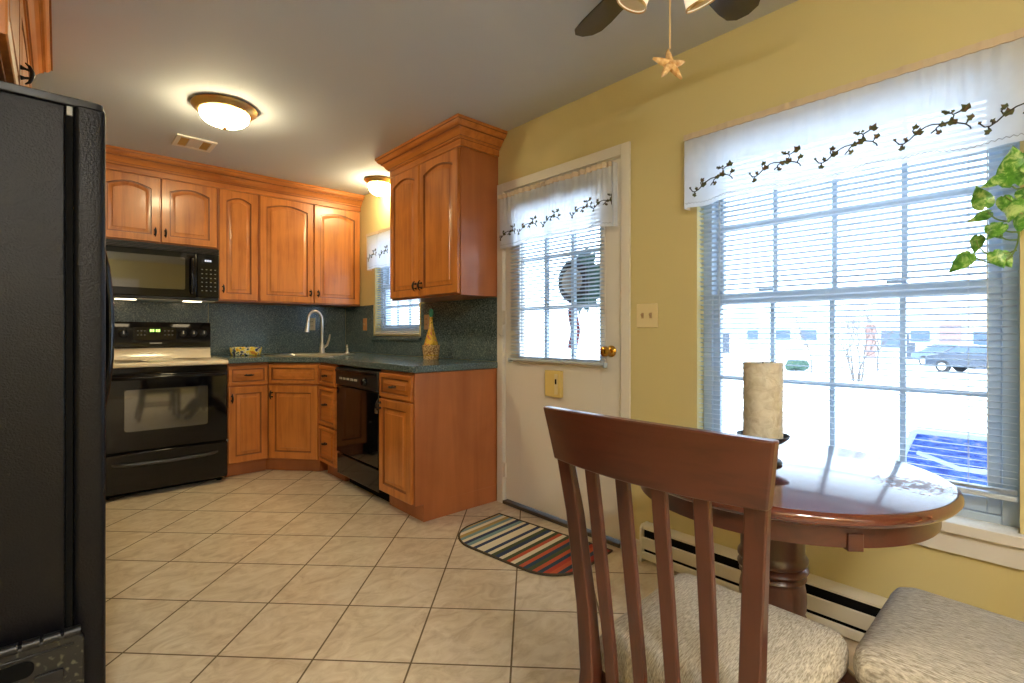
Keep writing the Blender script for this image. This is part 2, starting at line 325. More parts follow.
# openings in the right wall
WY0, WY1, WZ0, WZ1 = .086, 1.12, .50, 1.99
DY0, DY1, DZ1 = 1.526, 2.454, 2.046
KY0, KY1, KZ0, KZ1 = 3.49, 4.25, 1.105, 2.0
m = MB(); X0, X1 = XR, XR+TW
for y0, y1, z0, z1 in ((YF,WY0,0,ZC),(WY0,WY1,0,WZ0),(WY0,WY1,WZ1,ZC),(WY1,DY0,0,ZC),(DY0,DY1,DZ1,ZC),(DY1,KY0,0,ZC),(KY0,KY1,0,KZ0),(KY0,KY1,KZ1,ZC),(KY1,YB,0,ZC)):
    m.box(X0, X1, y0, y1, z0, z1)
w = m.build('wall_right', wallp, smooth=0); struct(w, 'long yellow wall holding the big window, the door and the sink window', 'wall')

def sash(parent, x0, x1, y0, y1, z0, z1, st_, rail_b, rail_t, cols, rows, mm, name='sash'):
    m = MB(); m.box(x0, x1, y0, y0+st_, z0, z1); m.box(x0, x1, y1-st_, y1, z0, z1)
    m.box(x0, x1, y0+st_, y1-st_, z0, z0+rail_b); m.box(x0, x1, y0+st_, y1-st_, z1-rail_t, z1)
    s = m.build(name, vinyl, parent, bevel=.003)
    gy0, gy1, gz0, gz1 = y0+st_, y1-st_, z0+rail_b, z1-rail_t
    xm = (x0+x1)/2; m = MB()
    for i in range(1, cols): y = gy0+(gy1-gy0)*i/cols; m.box(xm-.009, xm+.009, y-mm/2, y+mm/2, gz0, gz1)
    for i in range(1, rows): z = gz0+(gz1-gz0)*i/rows; m.box(xm-.0085, xm+.0085, gy0, gy1, z-mm/2, z+mm/2)
    m.build('muntin_grid', vinyl, s, bevel=.002)
    MB().box(xm-.002, xm+.002, gy0, gy1, gz0, gz1).build('glass_pane', glass, s, smooth=0)
    return s
def dh_window(name, label, y0, y1, z0, z1, zm, cols, rows, jw, mm=.018):
    t = thing(name, label, 'window', (XR, (y0+y1)/2, z0), kind='structure')
    oy, oz = -(y0+y1)/2, -z0
    m = MB(); m.box(.06,.148,y0+oy,y0+oy+jw,0,z1+oz); m.box(.06,.148,y1+oy-jw,y1+oy,0,z1+oz); m.box(.06,.148,y0+oy+jw,y1+oy-jw,z1+oz-jw,z1+oz); m.box(.06,.148,y0+oy+jw,y1+oy-jw,0,.03)
    m.build('window_frame', vinyl, t, bevel=.003)
    sash(t, .07, .098, y0+oy+jw, y1+oy-jw, .031, zm+oz+.02, .034, .05, .04, cols, rows, mm)
    sash(t, .102, .130, y0+oy+jw, y1+oy-jw, zm+oz-.02, z1+oz-jw, .034, .04, .045, cols, rows, mm)
    return t
w1 = dh_window('window_1', 'big double-hung window behind the round table', WY0+.001, WY1-.001, WZ0+.001, WZ1-.001, 1.272, 4, 2, .042)
m = MB().box(-.045, .059, -.575, .575, -.03, -.002)
# inside sill board rests on the opening's lower edge
m = MB(); m.box(-.04, -.001, -.56, .56, -.028, .006); m.box(-.0015, .06, -.514, .514, .0005, .006)
m.build('window_sill', white, w1, bevel=.004)
MB().box(-.018, -.001, -.545, .545, -.10, -.029).build('apron', white, w1, bevel=.003)
m = MB()
for y in (-.2, .25): m.box(.085,.1,y-.03,y+.03,.80,.812)
m.build('sash_lock', vinyl, w1, bevel=.002)
w2 = dh_window('window_2', 'small window over the sink counter', KY0+.001, KY1-.001, KZ0+.001, KZ1-.001, 1.545, 3, 2, .036, .014)
MB().box(-.014, .06, -.3785, .3785, -.0005, .012).build('window_sill', white, w2, bevel=.003)
MB().box(-.03, -.008, -.42, .42, -.05, -.025).build('ledge', lam, w2, bevel=.003)
d2 = thing('door_2', 'plain white interior door in the wall opposite the stove', 'door', (.62, YF, 0), kind='structure')
MB().box(-.40,.40,.002,.03,.01,2.02).build('door_slab', white, d2, bevel=.003)
m = MB(); m.box(-.48,-.405,.001,.02,0,2.10); m.box(.405,.48,.001,.02,0,2.10); m.box(-.405,.405,.001,.02,2.025,2.10); m.build('casing', white, d2, bevel=.003)
m = MB(); m.lathe([(.001,0),(.03,.0),(.024,.01),(.012,.015),(.012,.03),(.027,.045),(.02,.06),(.001,.062)], n=18, M=Matrix.Translation((.34,.03,1.0)) @ Matrix.Rotation(-PI/2,4,'X')); m.build('door_knob', brass, d2)

# entry door
DM = (DY0+DY1)/2
d1 = thing('door_1', 'white half-glass entry door beside the kitchen cabinets', 'door', (XR, DM, 0), kind='structure')
hw = (DY1-DY0)/2
m = MB()
m.box(-.016,-.001,-hw-.052,-hw+.002,0,DZ1+.055); m.box(-.016,-.001,hw-.002,hw+.052,0,DZ1+.055); m.box(-.016,-.001,-hw+.002,hw-.002,DZ1-.002,DZ1+.055)
m.box(-.012,.148,-hw+.0005,-hw+.006,.0,DZ1-.001) ; m.box(-.012,.148,hw-.006,hw-.0005,.0,DZ1-.001); m.box(-.001,.148,-hw+.006,hw-.006,DZ1-.007,DZ1-.001)
m.build('casing', white, d1, bevel=.004)
MB().box(-.02,.148,-hw+.007,hw-.007,0.0005,.022).build('threshold', threshm, d1, bevel=.003)
gy0, gy1, gz0, gz1 = 1.665-DM, 2.305-DM, .965, 1.885
m = MB(); a, b = -hw+.009, hw-.009
m.box(.006,.048,a,gy0,.03,DZ1-.01); m.box(.006,.048,gy1,b,.03,DZ1-.01); m.box(.006,.048,gy0,gy1,.03,gz0); m.box(.006,.048,gy0,gy1,gz1,DZ1-.01)
slab = m.build('door_slab', white, d1, bevel=.001)
m = MB(); 
for y0, y1, z0, z1 in ((gy0-.03,gy0+.006,gz0-.03,gz1+.03),(gy1-.006,gy1+.03,gz0-.03,gz1+.03),(gy0+.006,gy1-.006,gz0-.03,gz0+.006),(gy0+.006,gy1-.006,gz1-.006,gz1+.03)): m.box(-.004,.0055,y0,y1,z0,z1)
m.build('glazing_frame', white, d1, bevel=.004)
m = MB()
for i in (1,2): y = gy0+(gy1-gy0)*i/3; m.box(.014,.040,y-.011,y+.011,gz0,gz1)
for i in (1,2): z = gz0+(gz1-gz0)*i/3; m.box(.0145,.0395,gy0,gy1,z-.011,z+.011)
m.build('muntin_grid', vinyl, d1, bevel=.002)
MB().box(.024,.030,gy0,gy1,gz0,gz1).build('glass_pane', glass, d1, smooth=0)
kb = MB(); M = Matrix.Translation((0, 1.600-DM, 1.022)) @ Matrix.Rotation(-PI/2, 4, 'Y')
kb.lathe([(.001,-.008),(.031,-.006),(.031,-.001),(.024,.006),(.012,.010),(.011,.026),(.02,.032),(.028,.044),(.027,.058),(.016,.066),(.001,.067)], M=M)
tag(kb.build('door_knob', brass, d1), 'round polished brass knob')
for z in (.22, 1.22, 1.86):
    m = MB(); m.tube([(-.006, hw-.004, z-.05),(-.006, hw-.004, z+.05)], .007, 8); m.box(-.0165,-.0163+.012,hw-.03,hw-.006,z-.045,z+.045); m.build('hinge', white, d1)
# door latch hook on the casing
m = MB(); m.tube([(-.02,hw-.02,1.10),(-.045,hw-.02,1.10),(-.06,hw-.015,1.115)], .0035, 6); m.build('hook', steel, d1)

# baseboard under the window stretch and trims
m = MB().box(XR-.012, XR-.0005, 1.395, DY0-.06, 0, .075); b = m.build('baseboard_right', white, bevel=.003); struct(b, 'short white baseboard between the heater and the door', 'baseboard')
# backsplash as trim
m = MB(); T = .007
m.box(XR-T,XR-.0005,2.512,KY0-.035,.928,1.358); m.box(XR-T,XR-.0005,KY0-.035,KY1+.03,.928,KZ0-.012); m.box(XR-T,XR-.0005,KY1+.03,YB-.008,.928,1.38)
b = m.build('trim_1', lam, smooth=0, bevel=.001); struct(b, 'dark speckled laminate backsplash along the sink window wall', 'backsplash')
m = MB(); m.box(.958,XR-.008,YB-T,YB-.0005,.928,1.376); b = m.build('trim_2', lam, smooth=0, bevel=.001); struct(b, 'speckled laminate backsplash behind the faucet', 'backsplash')
m = MB(); m.box(.10,.954,YB-T,YB-.0005,.93,1.44); b = m.build('trim_3', lam, smooth=0, bevel=.001); struct(b, 'speckled laminate backsplash behind the stove', 'backsplash')

# ------------------------------------------------------------------ cabinets (local: x along width, front faces -y, z up)
def panel_loops(w, h, fr, rise, y0, t, x0, z0):
    def loop(inset, rz, y, na=14):
        l, r, b_, t_ = inset, w-inset, inset, h-inset
        pts = [(l,b_),(r,b_)]
        for i in range(na+1):
            s = 1-i/na; x = l+(r-l)*s; z = t_ - rz*(1-math.sin(PI*s)) if rz else t_
            pts.append((x,z))
        return [(x0+x, y0+y, z0+z) for x, z in pts]
    return [loop(0,0,0), loop(0,0,-t+.004), loop(.004,0,-t), loop(fr,rise,-t), loop(fr+.002,rise,-t+.010), loop(fr+.010,rise,-t+.011),
            loop(fr+.034,rise*.85,-t+.003), loop(fr+.036,rise*.85,-t), loop(fr+.040,rise*.85,-t)]
def door(parent, x0, z0, w, h, y0, rise=0, fr=.052, name='door', m=None, t=.02):
    mb = MB(); mb.loops(panel_loops(w, h, fr, rise, y0, t, x0, z0)); return shade_grooves(mb.build(name, m or maple, parent, smooth=35), (3,4), 17)
def shade_grooves(o, bands, n):  # colours the groove faces darker, as painted shade
    o.data.materials.append(groove_shade)
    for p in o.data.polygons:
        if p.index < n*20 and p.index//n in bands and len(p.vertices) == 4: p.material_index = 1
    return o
def pull(parent, x, y, z, vert=True, L_=.085, name='pull'):
    mb = MB(); k = L_/2
    path = [(0,-.012,-k),(0,-.022,-k*.75),(0,-.028,-k*.3),(0,-.029,0),(0,-.028,k*.3),(0,-.022,k*.75),(0,-.012,k)]
    mb.tube(path, [.002,.0045,.0068,.0075,.0068,.0045,.002], 8)
    for s in (-1, 1): mb.tube([(0,0,s*.017),(0,-.012,s*.015),(0,-.026,s*.012)], [.0085,.004,.0045], 8)
    if not vert: mb.xf(Matrix.Rotation(PI/2, 4, 'Y'))
    mb.xf(Matrix.Translation((x, y, z)))
    return mb.build(name, bronze, parent)
def cab_body(parent, w, d, z0, z1, toe=False, m=None):
    mb = MB()
    if toe: mb.box(0, w, -d, 0, .105, z1); mb.box(0, w, -d+.06, 0, 0, .1055)
    else: mb.box(0, w, -d, 0, z0, z1)
    return mb.build('body', m or maple_side, parent, bevel=.0015)
def wall_cab(name, label, loc, rz, w, d, z0, z1, doors, group=None, rise=.035):
    t = thing(name, label, 'cabinet', (loc[0], loc[1], z0), rz, group)
    cab_body(t, w, d, 0, z1-z0)
    for (x0, x1, px, pz) in doors:
        dr = door(t, x0+.0025, .012, x1-x0-.005, z1-z0-.02, -d, rise)
        pull(dr, px, -d-.02, pz, True, .07)
    return t
UZ = 2.292
yb = YB-.001; D = .325
wall_cab('wall_cabinet', 'short two-door cabinet mounted above the microwave', (.195, yb, 0), 0, .762, D, 1.79, UZ, [(.004,.378,.345,.085),(.382,.758,.41,.085)])
wall_cab('wall_cabinet', 'tall narrow single-door cabinet right beside the microwave', (.96, yb, 0), 0, .304, D, 1.378, UZ, [(.004,.300,.035,.10)])
wall_cab('wall_cabinet', 'tall double-door cabinet above the faucet corner', (1.267, yb, 0), 0, .918, D, 1.378, UZ, [(.004,.462,.43,.10),(.466,.91,.50,.10)])
wall_cab('wall_cabinet', 'tall two-door cabinet with crown standing out beside the door', (XR-.001, 3.378, 0), -PI/2, .868, .31, 1.36, UZ, [(.004,.408,.375,.085),(.412,.86,.445,.085)])
wall_cab('wall_cabinet', 'cabinet mounted above the refrigerator at the frame\'s top corner', (XL+.001, 1.72, 0), PI/2, 1.53, .586, 1.84, UZ, [(.004,.582,.545,.13),(.586,1.526,1.48,.09)])

# crown mouldings: profile (out, z)
CP = [(0,0),(.010,0),(.010,.038),(.013,.040),(.013,.044),(.022,.046),(.022,.056),(.028,.058),(.034,.066),(.043,.080),(.056,.091),(.060,.092),(.060,.101),(.068,.103),(.075,.108),(.083,.119),(.085,.126),(.092,.128),(.092,.146),(0,.146)]
def crown(name, label, corners, outs, m):
    # corners: plan points along the run; outs: outward offset direction at each corner (mitred)
    ls = []
    for (x, y), (ox, oy) in zip(corners, outs):
        ls.append([(x+ox*o, y+oy*o, UZ+.0005+z) for o, z in CP])
    mb = MB().loops(ls); o = mb.build(name, m, smooth=0); o.data.materials.append(groove_shade)
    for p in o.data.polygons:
        if len(p.vertices) == 4 and p.index % len(CP) in (3, 6, 11, 16): p.material_index = 1  # shade in the crown coves put in as darker wood
    return tag(o, label, 'molding')
ff_ = yb-D
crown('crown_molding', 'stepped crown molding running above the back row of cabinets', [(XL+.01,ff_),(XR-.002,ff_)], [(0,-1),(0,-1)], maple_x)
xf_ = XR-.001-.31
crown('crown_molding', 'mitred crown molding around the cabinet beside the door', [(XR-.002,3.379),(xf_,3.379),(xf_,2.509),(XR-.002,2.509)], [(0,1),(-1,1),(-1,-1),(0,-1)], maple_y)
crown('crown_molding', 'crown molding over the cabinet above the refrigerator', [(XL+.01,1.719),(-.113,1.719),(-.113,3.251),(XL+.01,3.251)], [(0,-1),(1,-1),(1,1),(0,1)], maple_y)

# base cabinets; back row faces -y
BZ = .882
def base_cab(label, loc, rz, w, d, fronts, toe=True, rise=0):
    t = thing('base_cabinet', label, 'cabinet', loc, rz); cab_body(t, w, d, 0, BZ, True)
    for kind, x0, x1, z0, z1, px, pz in fronts:
        if kind == 'door': dr = door(t, x0, z0, x1-x0, z1-z0, -d, rise, .05); pull(dr, px, -d-.02, pz, True, .075)
        else:
            dr = door(t, x0, z0, x1-x0, z1-z0, -d, 0, .026, 'drawer', maple_x, .019)
            if px is not None: pull(dr, px, -d-.019, pz, False, .075)
    return t
DB = .607
base_cab('base cabinet with one drawer and one door beside the stove', (.962, YB-.002, 0), 0, .298, DB, [('drawer',.006,.292,.712,.866,.15,.79),('door',.006,.292,.115,.700,.03,.615)])
base_cab('base cabinet with one drawer and one door at the counter\'s open end', (XR-.009, 2.925, 0), -PI/2, .410, .632, [('drawer',.008,.392,.715,.866,.2,.79),('door',.008,.392,.115,.703,.03,.66)])
base_cab('slim stack of three drawers between corner sink and dishwasher', (XR-.009, 3.925, 0), -PI/2, .325, .632, [('drawer',.006,.319,.715,.866,.16,.79),('drawer',.006,.319,.405,.703,.16,.57),('drawer',.006,.319,.115,.393,.16,.27)])
# corner sink base
t = thing('base_cabinet', 'corner base cabinet set diagonally under the sink', 'cabinet', (1.262, YB-.002, 0))
fx, fy = 1.549-1.262, 3.927-(YB-.002)
fyl = -DB-.002
poly = [(.0005,-.001),(.0005,fyl),(fx,fy),(.918,fy),(.918,-.001)]
nx, ny = fyl-fy, fx; nl = math.hypot(fx, fyl-fy); ux, uy = fx/nl, (fy-fyl)/nl; vx, vy = uy, -ux      # v = outward
mb = MB(); mb.prism(poly, .105, .735)
mb.prism([(.0005,fyl),(fx,fy),(fx,fy+.03),(.0005,fyl+.03)], .7355, BZ-.004)
q = .06; poly2 = [(.0005,-.001),(.0005,fyl+q*1.35),(.0005+.03,fyl+q*.9),(fx-.01+q*.6,fy+q*1.2),(.918,fy+q*1.2),(.918,-.001)]
mb.prism(poly2, 0, .1055); mb.build('body', maple_side, t, bevel=.0015)
R = Matrix.Translation((0, fyl, 0)) @ Matrix.Rotation(math.atan2(uy, ux), 4, 'Z')
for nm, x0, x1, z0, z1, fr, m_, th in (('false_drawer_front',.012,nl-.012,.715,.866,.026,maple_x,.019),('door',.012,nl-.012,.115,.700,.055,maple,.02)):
    mb = MB(); mb.loops(panel_loops(x1-x0, z1-z0, fr, 0, -.0005, th, x0, z0)); mb.xf(R); o = shade_grooves(mb.build(nm, m_, t, smooth=35), (3,4), 17)
    if nm == 'door':
        p = pull(o, .045, -.0205, .625, True, .075); p.data.transform(R)

# dishwasher
t = thing('dishwasher', 'black dishwasher between the drawer stack and the end cabinet', 'dishwasher', (XR-.009, 3.590, 0), -PI/2)
dw_ = .655
MB().box(.002, dw_, -.585, -.02, .11, .875).build('tub', blackp, t, bevel=.002)
MB().box(.02, dw_-.02, -.55, -.05, .0, .109).build('toe_kick', dark, t)
MB().box(.004, dw_-.002, -.645, -.586, .245, .735).build('door_panel', blackglass, t, bevel=.006)
MB().box(.004, dw_-.002, -.640, -.586, .085, .232).build('lower_panel', blackg, t, bevel=.005)
cp = MB().box(.004, dw_-.002, -.652, -.586, .742, .868).build('control_panel', blackp, t, bevel=.006)
MB().box(.02, dw_-.02, -.664, -.6525, .838, .858).build('handle_lip', blackg, cp, bevel=.004)
mb = MB(); M = Matrix.Translation((dw_*.74, -.6525, .79)) @ Matrix.Rotation(PI/2, 4, 'X'); mb.lathe([(.001,.024),(.02,.024),(.026,.018),(.028,0),(.001,0)], M=M); mb.build('dial', blackg, cp)
mb = MB()
for i in range(5): mb.box(.08+i*.06, .12+i*.06, -.657, -.6525, .785, .80)
mb.build('push_buttons', printw, cp, bevel=.001)
MB().box(dw_-.03, dw_-.006, -.656, -.6455, .60, .63).build('vent_clip', steel, t, bevel=.002)

# countertop with a hole for the sink
def countertop():
    out = [(.962,4.868),(.962,4.222),(1.243,4.222),(1.253,4.216),(1.525,3.915),(1.530,3.905),(1.530,2.545),(1.535,2.520),(1.548,2.506),(1.57,2.500),(XR-.009,2.500),(XR-.009,4.868)]
    th = math.radians(-47.8); cx, cy = 1.606, 4.28
    hole = [(cx+x*math.cos(th)-y*math.sin(th), cy+x*math.sin(th)+y*math.cos(th)) for x, y in rrect(-.27,.27,-.18,.16,.05,4)]
    b = bmesh.new(); es = []
    for ring in (out, hole):
        vs = [b.verts.new((x,y,.886)) for x, y in ring]
        for i in range(len(vs)): es.append(b.edges.new((vs[i], vs[(i+1)%len(vs)])))
    bmesh.ops.triangle_fill(b, use_beauty=True, edges=es)
    r = bmesh.ops.extrude_face_region(b, geom=list(b.faces))
    for v in r['geom']:
        if isinstance(v, bmesh.types.BMVert): v.co.z = .927
    bmesh.ops.recalc_face_normals(b, faces=b.faces)
    me = bpy.data.meshes.new('countertop'); b.to_mesh(me); b.free(); me.materials.append(lam)
    o = bpy.data.objects.new('countertop', me); C.objects.link(o)
    md = o.modifiers.new('bevel','BEVEL'); md.width = .006; md.segments = 3; md.limit_method = 'ANGLE'; md.angle_limit = math.radians(50)
    return tag(o, 'L-shaped dark green speckled laminate countertop', 'countertop')
countertop()
th = math.radians(-47.8)
t = thing('sink', 'steel drop-in corner sink in the speckled countertop', 'sink', (1.606, 4.28, .9275), th)
ls = []
for (x0,x1,y0,y1,r,z) in ((-.31,.31,-.22,.26,.06,.0005),(-.31,.31,-.22,.26,.06,.006),(-.30,.30,-.21,.25,.055,.009),(-.262,.262,-.172,.152,.045,.008),(-.256,.256,-.166,.146,.045,-.004),(-.245,.245,-.155,.135,.05,-.16),(-.20,.20,-.11,.09,.05,-.17)):
    ls.append([(x,y,z) for x, y in rrect(x0,x1,y0,y1,r,4)])
mb = MB(); mb.loops(ls, cap0=False); mb.build('basin', sinkm, t, smooth=50)
mb = MB(); mb.lathe([(.001,-.166),(.035,-.166),(.04,-.1695),(.001,-.1695)], c=(0,-.01,0), n=18); mb.build('drain', steel, t)
t = thing('faucet', 'brushed steel gooseneck pull-down faucet behind the corner sink', 'faucet', (1.606-.207*math.sin(th), 4.28+.207*math.cos(th), .937), th)
mb = MB(); mb.lathe([(.001,0),(.03,0),(.03,.006),(.024,.012),(.02,.06),(.017,.09),(.001,.09)], n=20); mb.build('base', steel, t)
arc = [(0,0,.08),(0,0,.29)] + [(0,-.085+.085*math.cos(a), .29+.085*math.sin(a)) for a in [PI*i/10 for i in range(1,11)]] + [(0,-.172,.27)]
arc = [(y*.50, y*.52, z) for x, y, z in arc]
MB().tube(arc, .0125, 12).build('spout', steel, t)
e = arc[-1]; MB().tube([(e[0],e[1],.272),(e[0]-.003,e[1]-.003,.23),(e[0]-.006,e[1]-.006,.19)], [.014,.018,.021], 12).build('spray_head', steel, t)
mb = MB(); mb.tube([(.018,0,.055),(.05,-.005,.075),(.072,-.008,.13),(.078,-.008,.17)], [.012,.011,.008,.007], 10); mb.build('lever', steel, t)
t = thing('soap_dispenser', 'small steel soap pump beside the faucet', 'soap dispenser', (1.606+.235*math.cos(th)-.207*math.sin(th), 4.28+.235*math.sin(th)+.207*math.cos(th), .937), th)
mb = MB(); mb.lathe([(.001,0),(.022,0),(.02,.008),(.012,.014),(.011,.045),(.001,.045)], n=16); mb.build('base', steel, t)
MB().tube([(0,0,.04),(.0,-.004,.062),(.012,-.03,.074),(.022,-.055,.068),(.026,-.066,.055)], [.008,.008,.007,.006,.005], 10).build('nozzle', steel, t)

# ------------------------------------------------------------------ stove
SX0, SW = .193, .760
t = thing('stove', 'black electric range with cream cooktop on the back wall', 'stove', (SX0, YB-.01, 0))
MB().box(0, SW, -.64, -.02, .035, .895).build('body', blackg, t, bevel=.003)
mb = MB(); mb.box(.02, SW-.02, -.60, -.1, .012, .0345)
for x in (.04, SW-.04):
    for y in (-.58, -.1): mb.lathe([(.018,0),(.018,.012)], c=(x,y,0), n=12)
mb.build('feet', dark, t)
od = MB().box(.004, SW-.004, -.683, -.641, .318, .838).build('oven_door', blackglass, t, bevel=.008)
mb = MB(); mb.prism(rrect(.135, SW-.135, .452, .735, .018), -.6865, -.6835, 'y'); mb.build('oven_window', ovenglass, od, bevel=.0012)
mb = MB(); mb.tube([(.03,-.694,.812),(.03,-.715,.815),(.06,-.726,.816),(SW/2,-.730,.816),(SW-.06,-.726,.816),(SW-.03,-.715,.815),(SW-.03,-.694,.812)], .013, 10); mb.build('door_handle', blackg, od)
dr = MB().box(.004, SW-.004, -.678, -.641, .042, .308).build('storage_drawer', blackg, t, bevel=.007)
mb = MB(); mb.tube([(.07,-.679,.238),(.09,-.692,.238),(.15,-.697,.232),(SW/2,-.699,.226),(SW-.15,-.697,.232),(SW-.09,-.692,.238),(SW-.07,-.679,.238)], [.006,.010,.011,.011,.011,.010,.006], 8); mb.build('drawer_grip', gunm, dr)
MB().box(.004, SW-.004, -.672, -.641, .846, .882).build('front_trim', blackg, t, bevel=.004)
mb = MB()
for x in (SW-.006,): mb.box(x-.0005, x+.008, -.672, -.650, .30, .315)
mb.build('latch_clip', printw, t)
# cream cooktop, rising backguard lip
mb = MB(); prof = [(-.676,.884),(-.682,.893),(-.680,.908),(-.668,.915),(-.10,.915),(-.085,.93),(-.075,1.0),(-.04,1.0),(-.04,.884)]
mb.prism([(y,z) for y,z in prof], -.002, SW+.002, 'x'); ck = mb.build('cooktop', bisque, t, bevel=.002)
for x, y, r in ((.19,-.50,.10),(.57,-.50,.078),(.19,-.23,.078),(.57,-.23,.10)):
    mb = MB(); mb.lathe([(r,.9152),(r,.9158),(r-.004,.9158),(r-.004,.9152)], c=(x,y,0), n=32); mb.build('burner_ring', beigep, ck)
mb = MB(); mb.prism([(-.02,1.001),(-.085,1.001),(-.098,1.012),(-.088,1.19),(-.075,1.205),(-.02,1.205)], .0, SW, 'x'); bgd = mb.build('control_panel', blackg, t, bevel=.003)
sl = Matrix.Rotation(math.radians(3), 4, 'X')
mb = MB(); mb.prism(rrect(.235,.515,1.062,1.165,.008), -.099, -.0935, 'y'); pnl = mb.build('display_panel', blackglass, bgd, bevel=.001)
mb = MB()
for i in range(4): mb.box(.342+i*.016+(.006 if i>1 else 0), .353+i*.016+(.006 if i>1 else 0), -.1005, -.0985, 1.128, 1.148)
mb.build('clock_digits', greenled, pnl)
mb = MB()
for i in range(3):
    for j in range(2):
        MB().box(.26+i*.022,.270+i*.022,-.1002,-.0992,1.100+j*.032,1.107+j*.032).build('touch_key', printd, pnl); MB().box(.435+i*.025,.446+i*.025,-.1002,-.0992,1.100+j*.032,1.107+j*.032).build('touch_key', printd, pnl)
for x in (.085, .175, .562, .635, .708):
    mb = MB(); M = Matrix.Translation((x, -.0965, 1.115)) @ Matrix.Rotation(PI/2, 4, 'X')
    mb.lathe([(.001,.028),(.017,.028),(.021,.022),(.025,.004),(.03,0),(.001,0)], M=M, n=20); kn = mb.build('knob', blackp, bgd)
    MB().box(x-.003, x+.003, -.1275, -.1245, 1.112, 1.136).build('pointer', printw, kn)
mb = MB().box(.34, .42, -.0985, -.0962, 1.036, 1.043).build('badge', printw, bgd)

# ------------------------------------------------------------------ microwave
t = thing('microwave', 'black over-the-range microwave above the stove', 'microwave', (.196, YB-.001, 1.374))
MW, MH, MD = .758, .412, .385
MB().box(0, MW, -MD, -.002, 0, MH).build('body', blackp, t, bevel=.004)
dr = MB().box(.003, .600, -MD-.03, -MD-.001, .018, MH-.050).build('door', blackglass, t, bevel=.006)
mb = MB(); mb.prism(rrect(.03,.525,.075,.32,.012), -MD-.0325, -MD-.0305, 'y'); mb.build('door_window', mirrorg, dr, bevel=.001)
mb = MB(); mb.tube([(.568,-MD-.030,.05),(.568,-MD-.052,.06),(.568,-MD-.058,.10),(.568,-MD-.058,.27),(.568,-MD-.052,.31),(.568,-MD-.030,.32)], [.011,.012,.013,.013,.012,.011], 10); mb.build('door_handle', blackg, dr)
cp = MB().box(.604, MW-.003, -MD-.028, -MD-.001, .018, MH-.050).build('control_panel', blackg, t, bevel=.005)
MB().box(.640, .715, -MD-.0305, -MD-.0285, .295, .325).build('display', blackglass, cp)
mb = MB()
for i in range(4): mb.box(.655+i*.012,.664+i*.012,-MD-.032,-MD-.0307,.302,.316)
mb.build('clock_digits', whiteled, cp)
mb = MB()
for i in range(4):
    for j in range(6): MB().box(.632+i*.030,.643+i*.030,-MD-.0290,-MD-.0282,.072+j*.033,.078+j*.033).build('touch_key', printd, cp)
mb = MB()
for i in range(4): mb.box(.003, MW-.003, -MD-.026, -MD-.001, MH-.046+i*.011, MH-.040+i*.011)
mb.build('vent_louvres', blackp, t, bevel=.001)
mb = MB().box(.02, MW-.02, -MD+.02, -.05, -.006, -.0005).build('underside_tray', steel, t, bevel=.002)
for x in (.17, .59): MB().box(x-.06, x+.06, -MD+.05, -MD+.11, -.010, -.0065).build('hood_lamp', undercab, t, bevel=.001)

# ------------------------------------------------------------------ refrigerator
FX, FY0, FY1, FZ = .098, 1.758, 2.668, 1.745
t = thing('refrigerator', 'black side-by-side refrigerator along the frame\'s left edge', 'refrigerator', (XL+.03, FY0, 0))
fw = FY1-FY0; xb = FX-(XL+.03)          # front face x (local)
MB().box(0, xb-.085, 0.006, fw-.006, .04, FZ-.02).build('body', blacktex, t, bevel=.004)
MB().box(.03, xb-.10, .03, fw-.03, .0, .0395).build('base_grille', dark, t)
MB().box(xb-.0845, xb-.068, .010, fw-.010, .07, FZ-.03).build('door_gasket', dark, t, bevel=.002)
for nm, y0, y1, hy in (('freezer_door', .002, fw*.47-.003, fw*.47-.035), ('fridge_door', fw*.47+.003, fw-.002, fw*.47+.035)):
    mb = MB(); mb.prism(rrect(xb-.0675, xb, y0, y1, .014, 5), .065, FZ-.012); dr = mb.build(nm, blacktex, t, bevel=.006)
    hp = [(xb-.002,hy,.84),(xb+.008,hy,.86),(xb+.020,hy,.93),(xb+.029,hy,1.03),(xb+.031,hy,1.13),(xb+.029,hy,1.23),(xb+.020,hy,1.34),(xb+.008,hy,1.41),(xb-.002,hy,1.43)]
    MB().tube(hp, [.010,.011,.013,.014,.014,.014,.013,.011,.010], 12).build('handle', blackg, dr)
mb = MB(); mb.prism(rrect(xb-.30, xb-.004, .004, .10, .02), FZ-.0185, FZ+.004); mb.build('hinge_cover', blackp, t, bevel=.003)
mb = MB(); mb.box(xb-.082, xb-.070, .003, .02, FZ-.045, FZ-.022); mb.build('hinge_pin', printw, t, bevel=.001)

# folding step stool leaning by the fridge
t = thing('step_stool', 'folded black plastic step stool standing against the refrigerator side', 'step stool', (-.235, 1.715, 0))
mb = MB(); mb.prism(rrect(0, .285, .0, .345, .03, 5), -.012, .012, 'y'); mb.build('panel', specks, t, bevel=.004)
mb = MB()
for i in range(7): mb.tube([(.012+i*.039,-.004,.345),(.044+i*.039,-.004,.345)], .013, 10)
mb.build('hinge_knuckles', blackp, t)
mb = MB()
for i in range(3): mb.box(.03+i*.08, .085+i*.08, -.019, -.0125, .235, .265)
mb.box(.02,.265,-.016,-.0125,.315,.322)
mb.build('raised_ribs', blackp, t, bevel=.003)
mb = MB(); mb.prism(rrect(.03,.19,.27,.31,.018,5), -.0145, -.0125, 'y'); mb.build('hand_slot', dark, t)
mb = MB(); mb.prism(rrect(.015,.27,.0,.30,.02,4), .0135, .022, 'y'); mb.build('side_panel', blackp, t, bevel=.003)

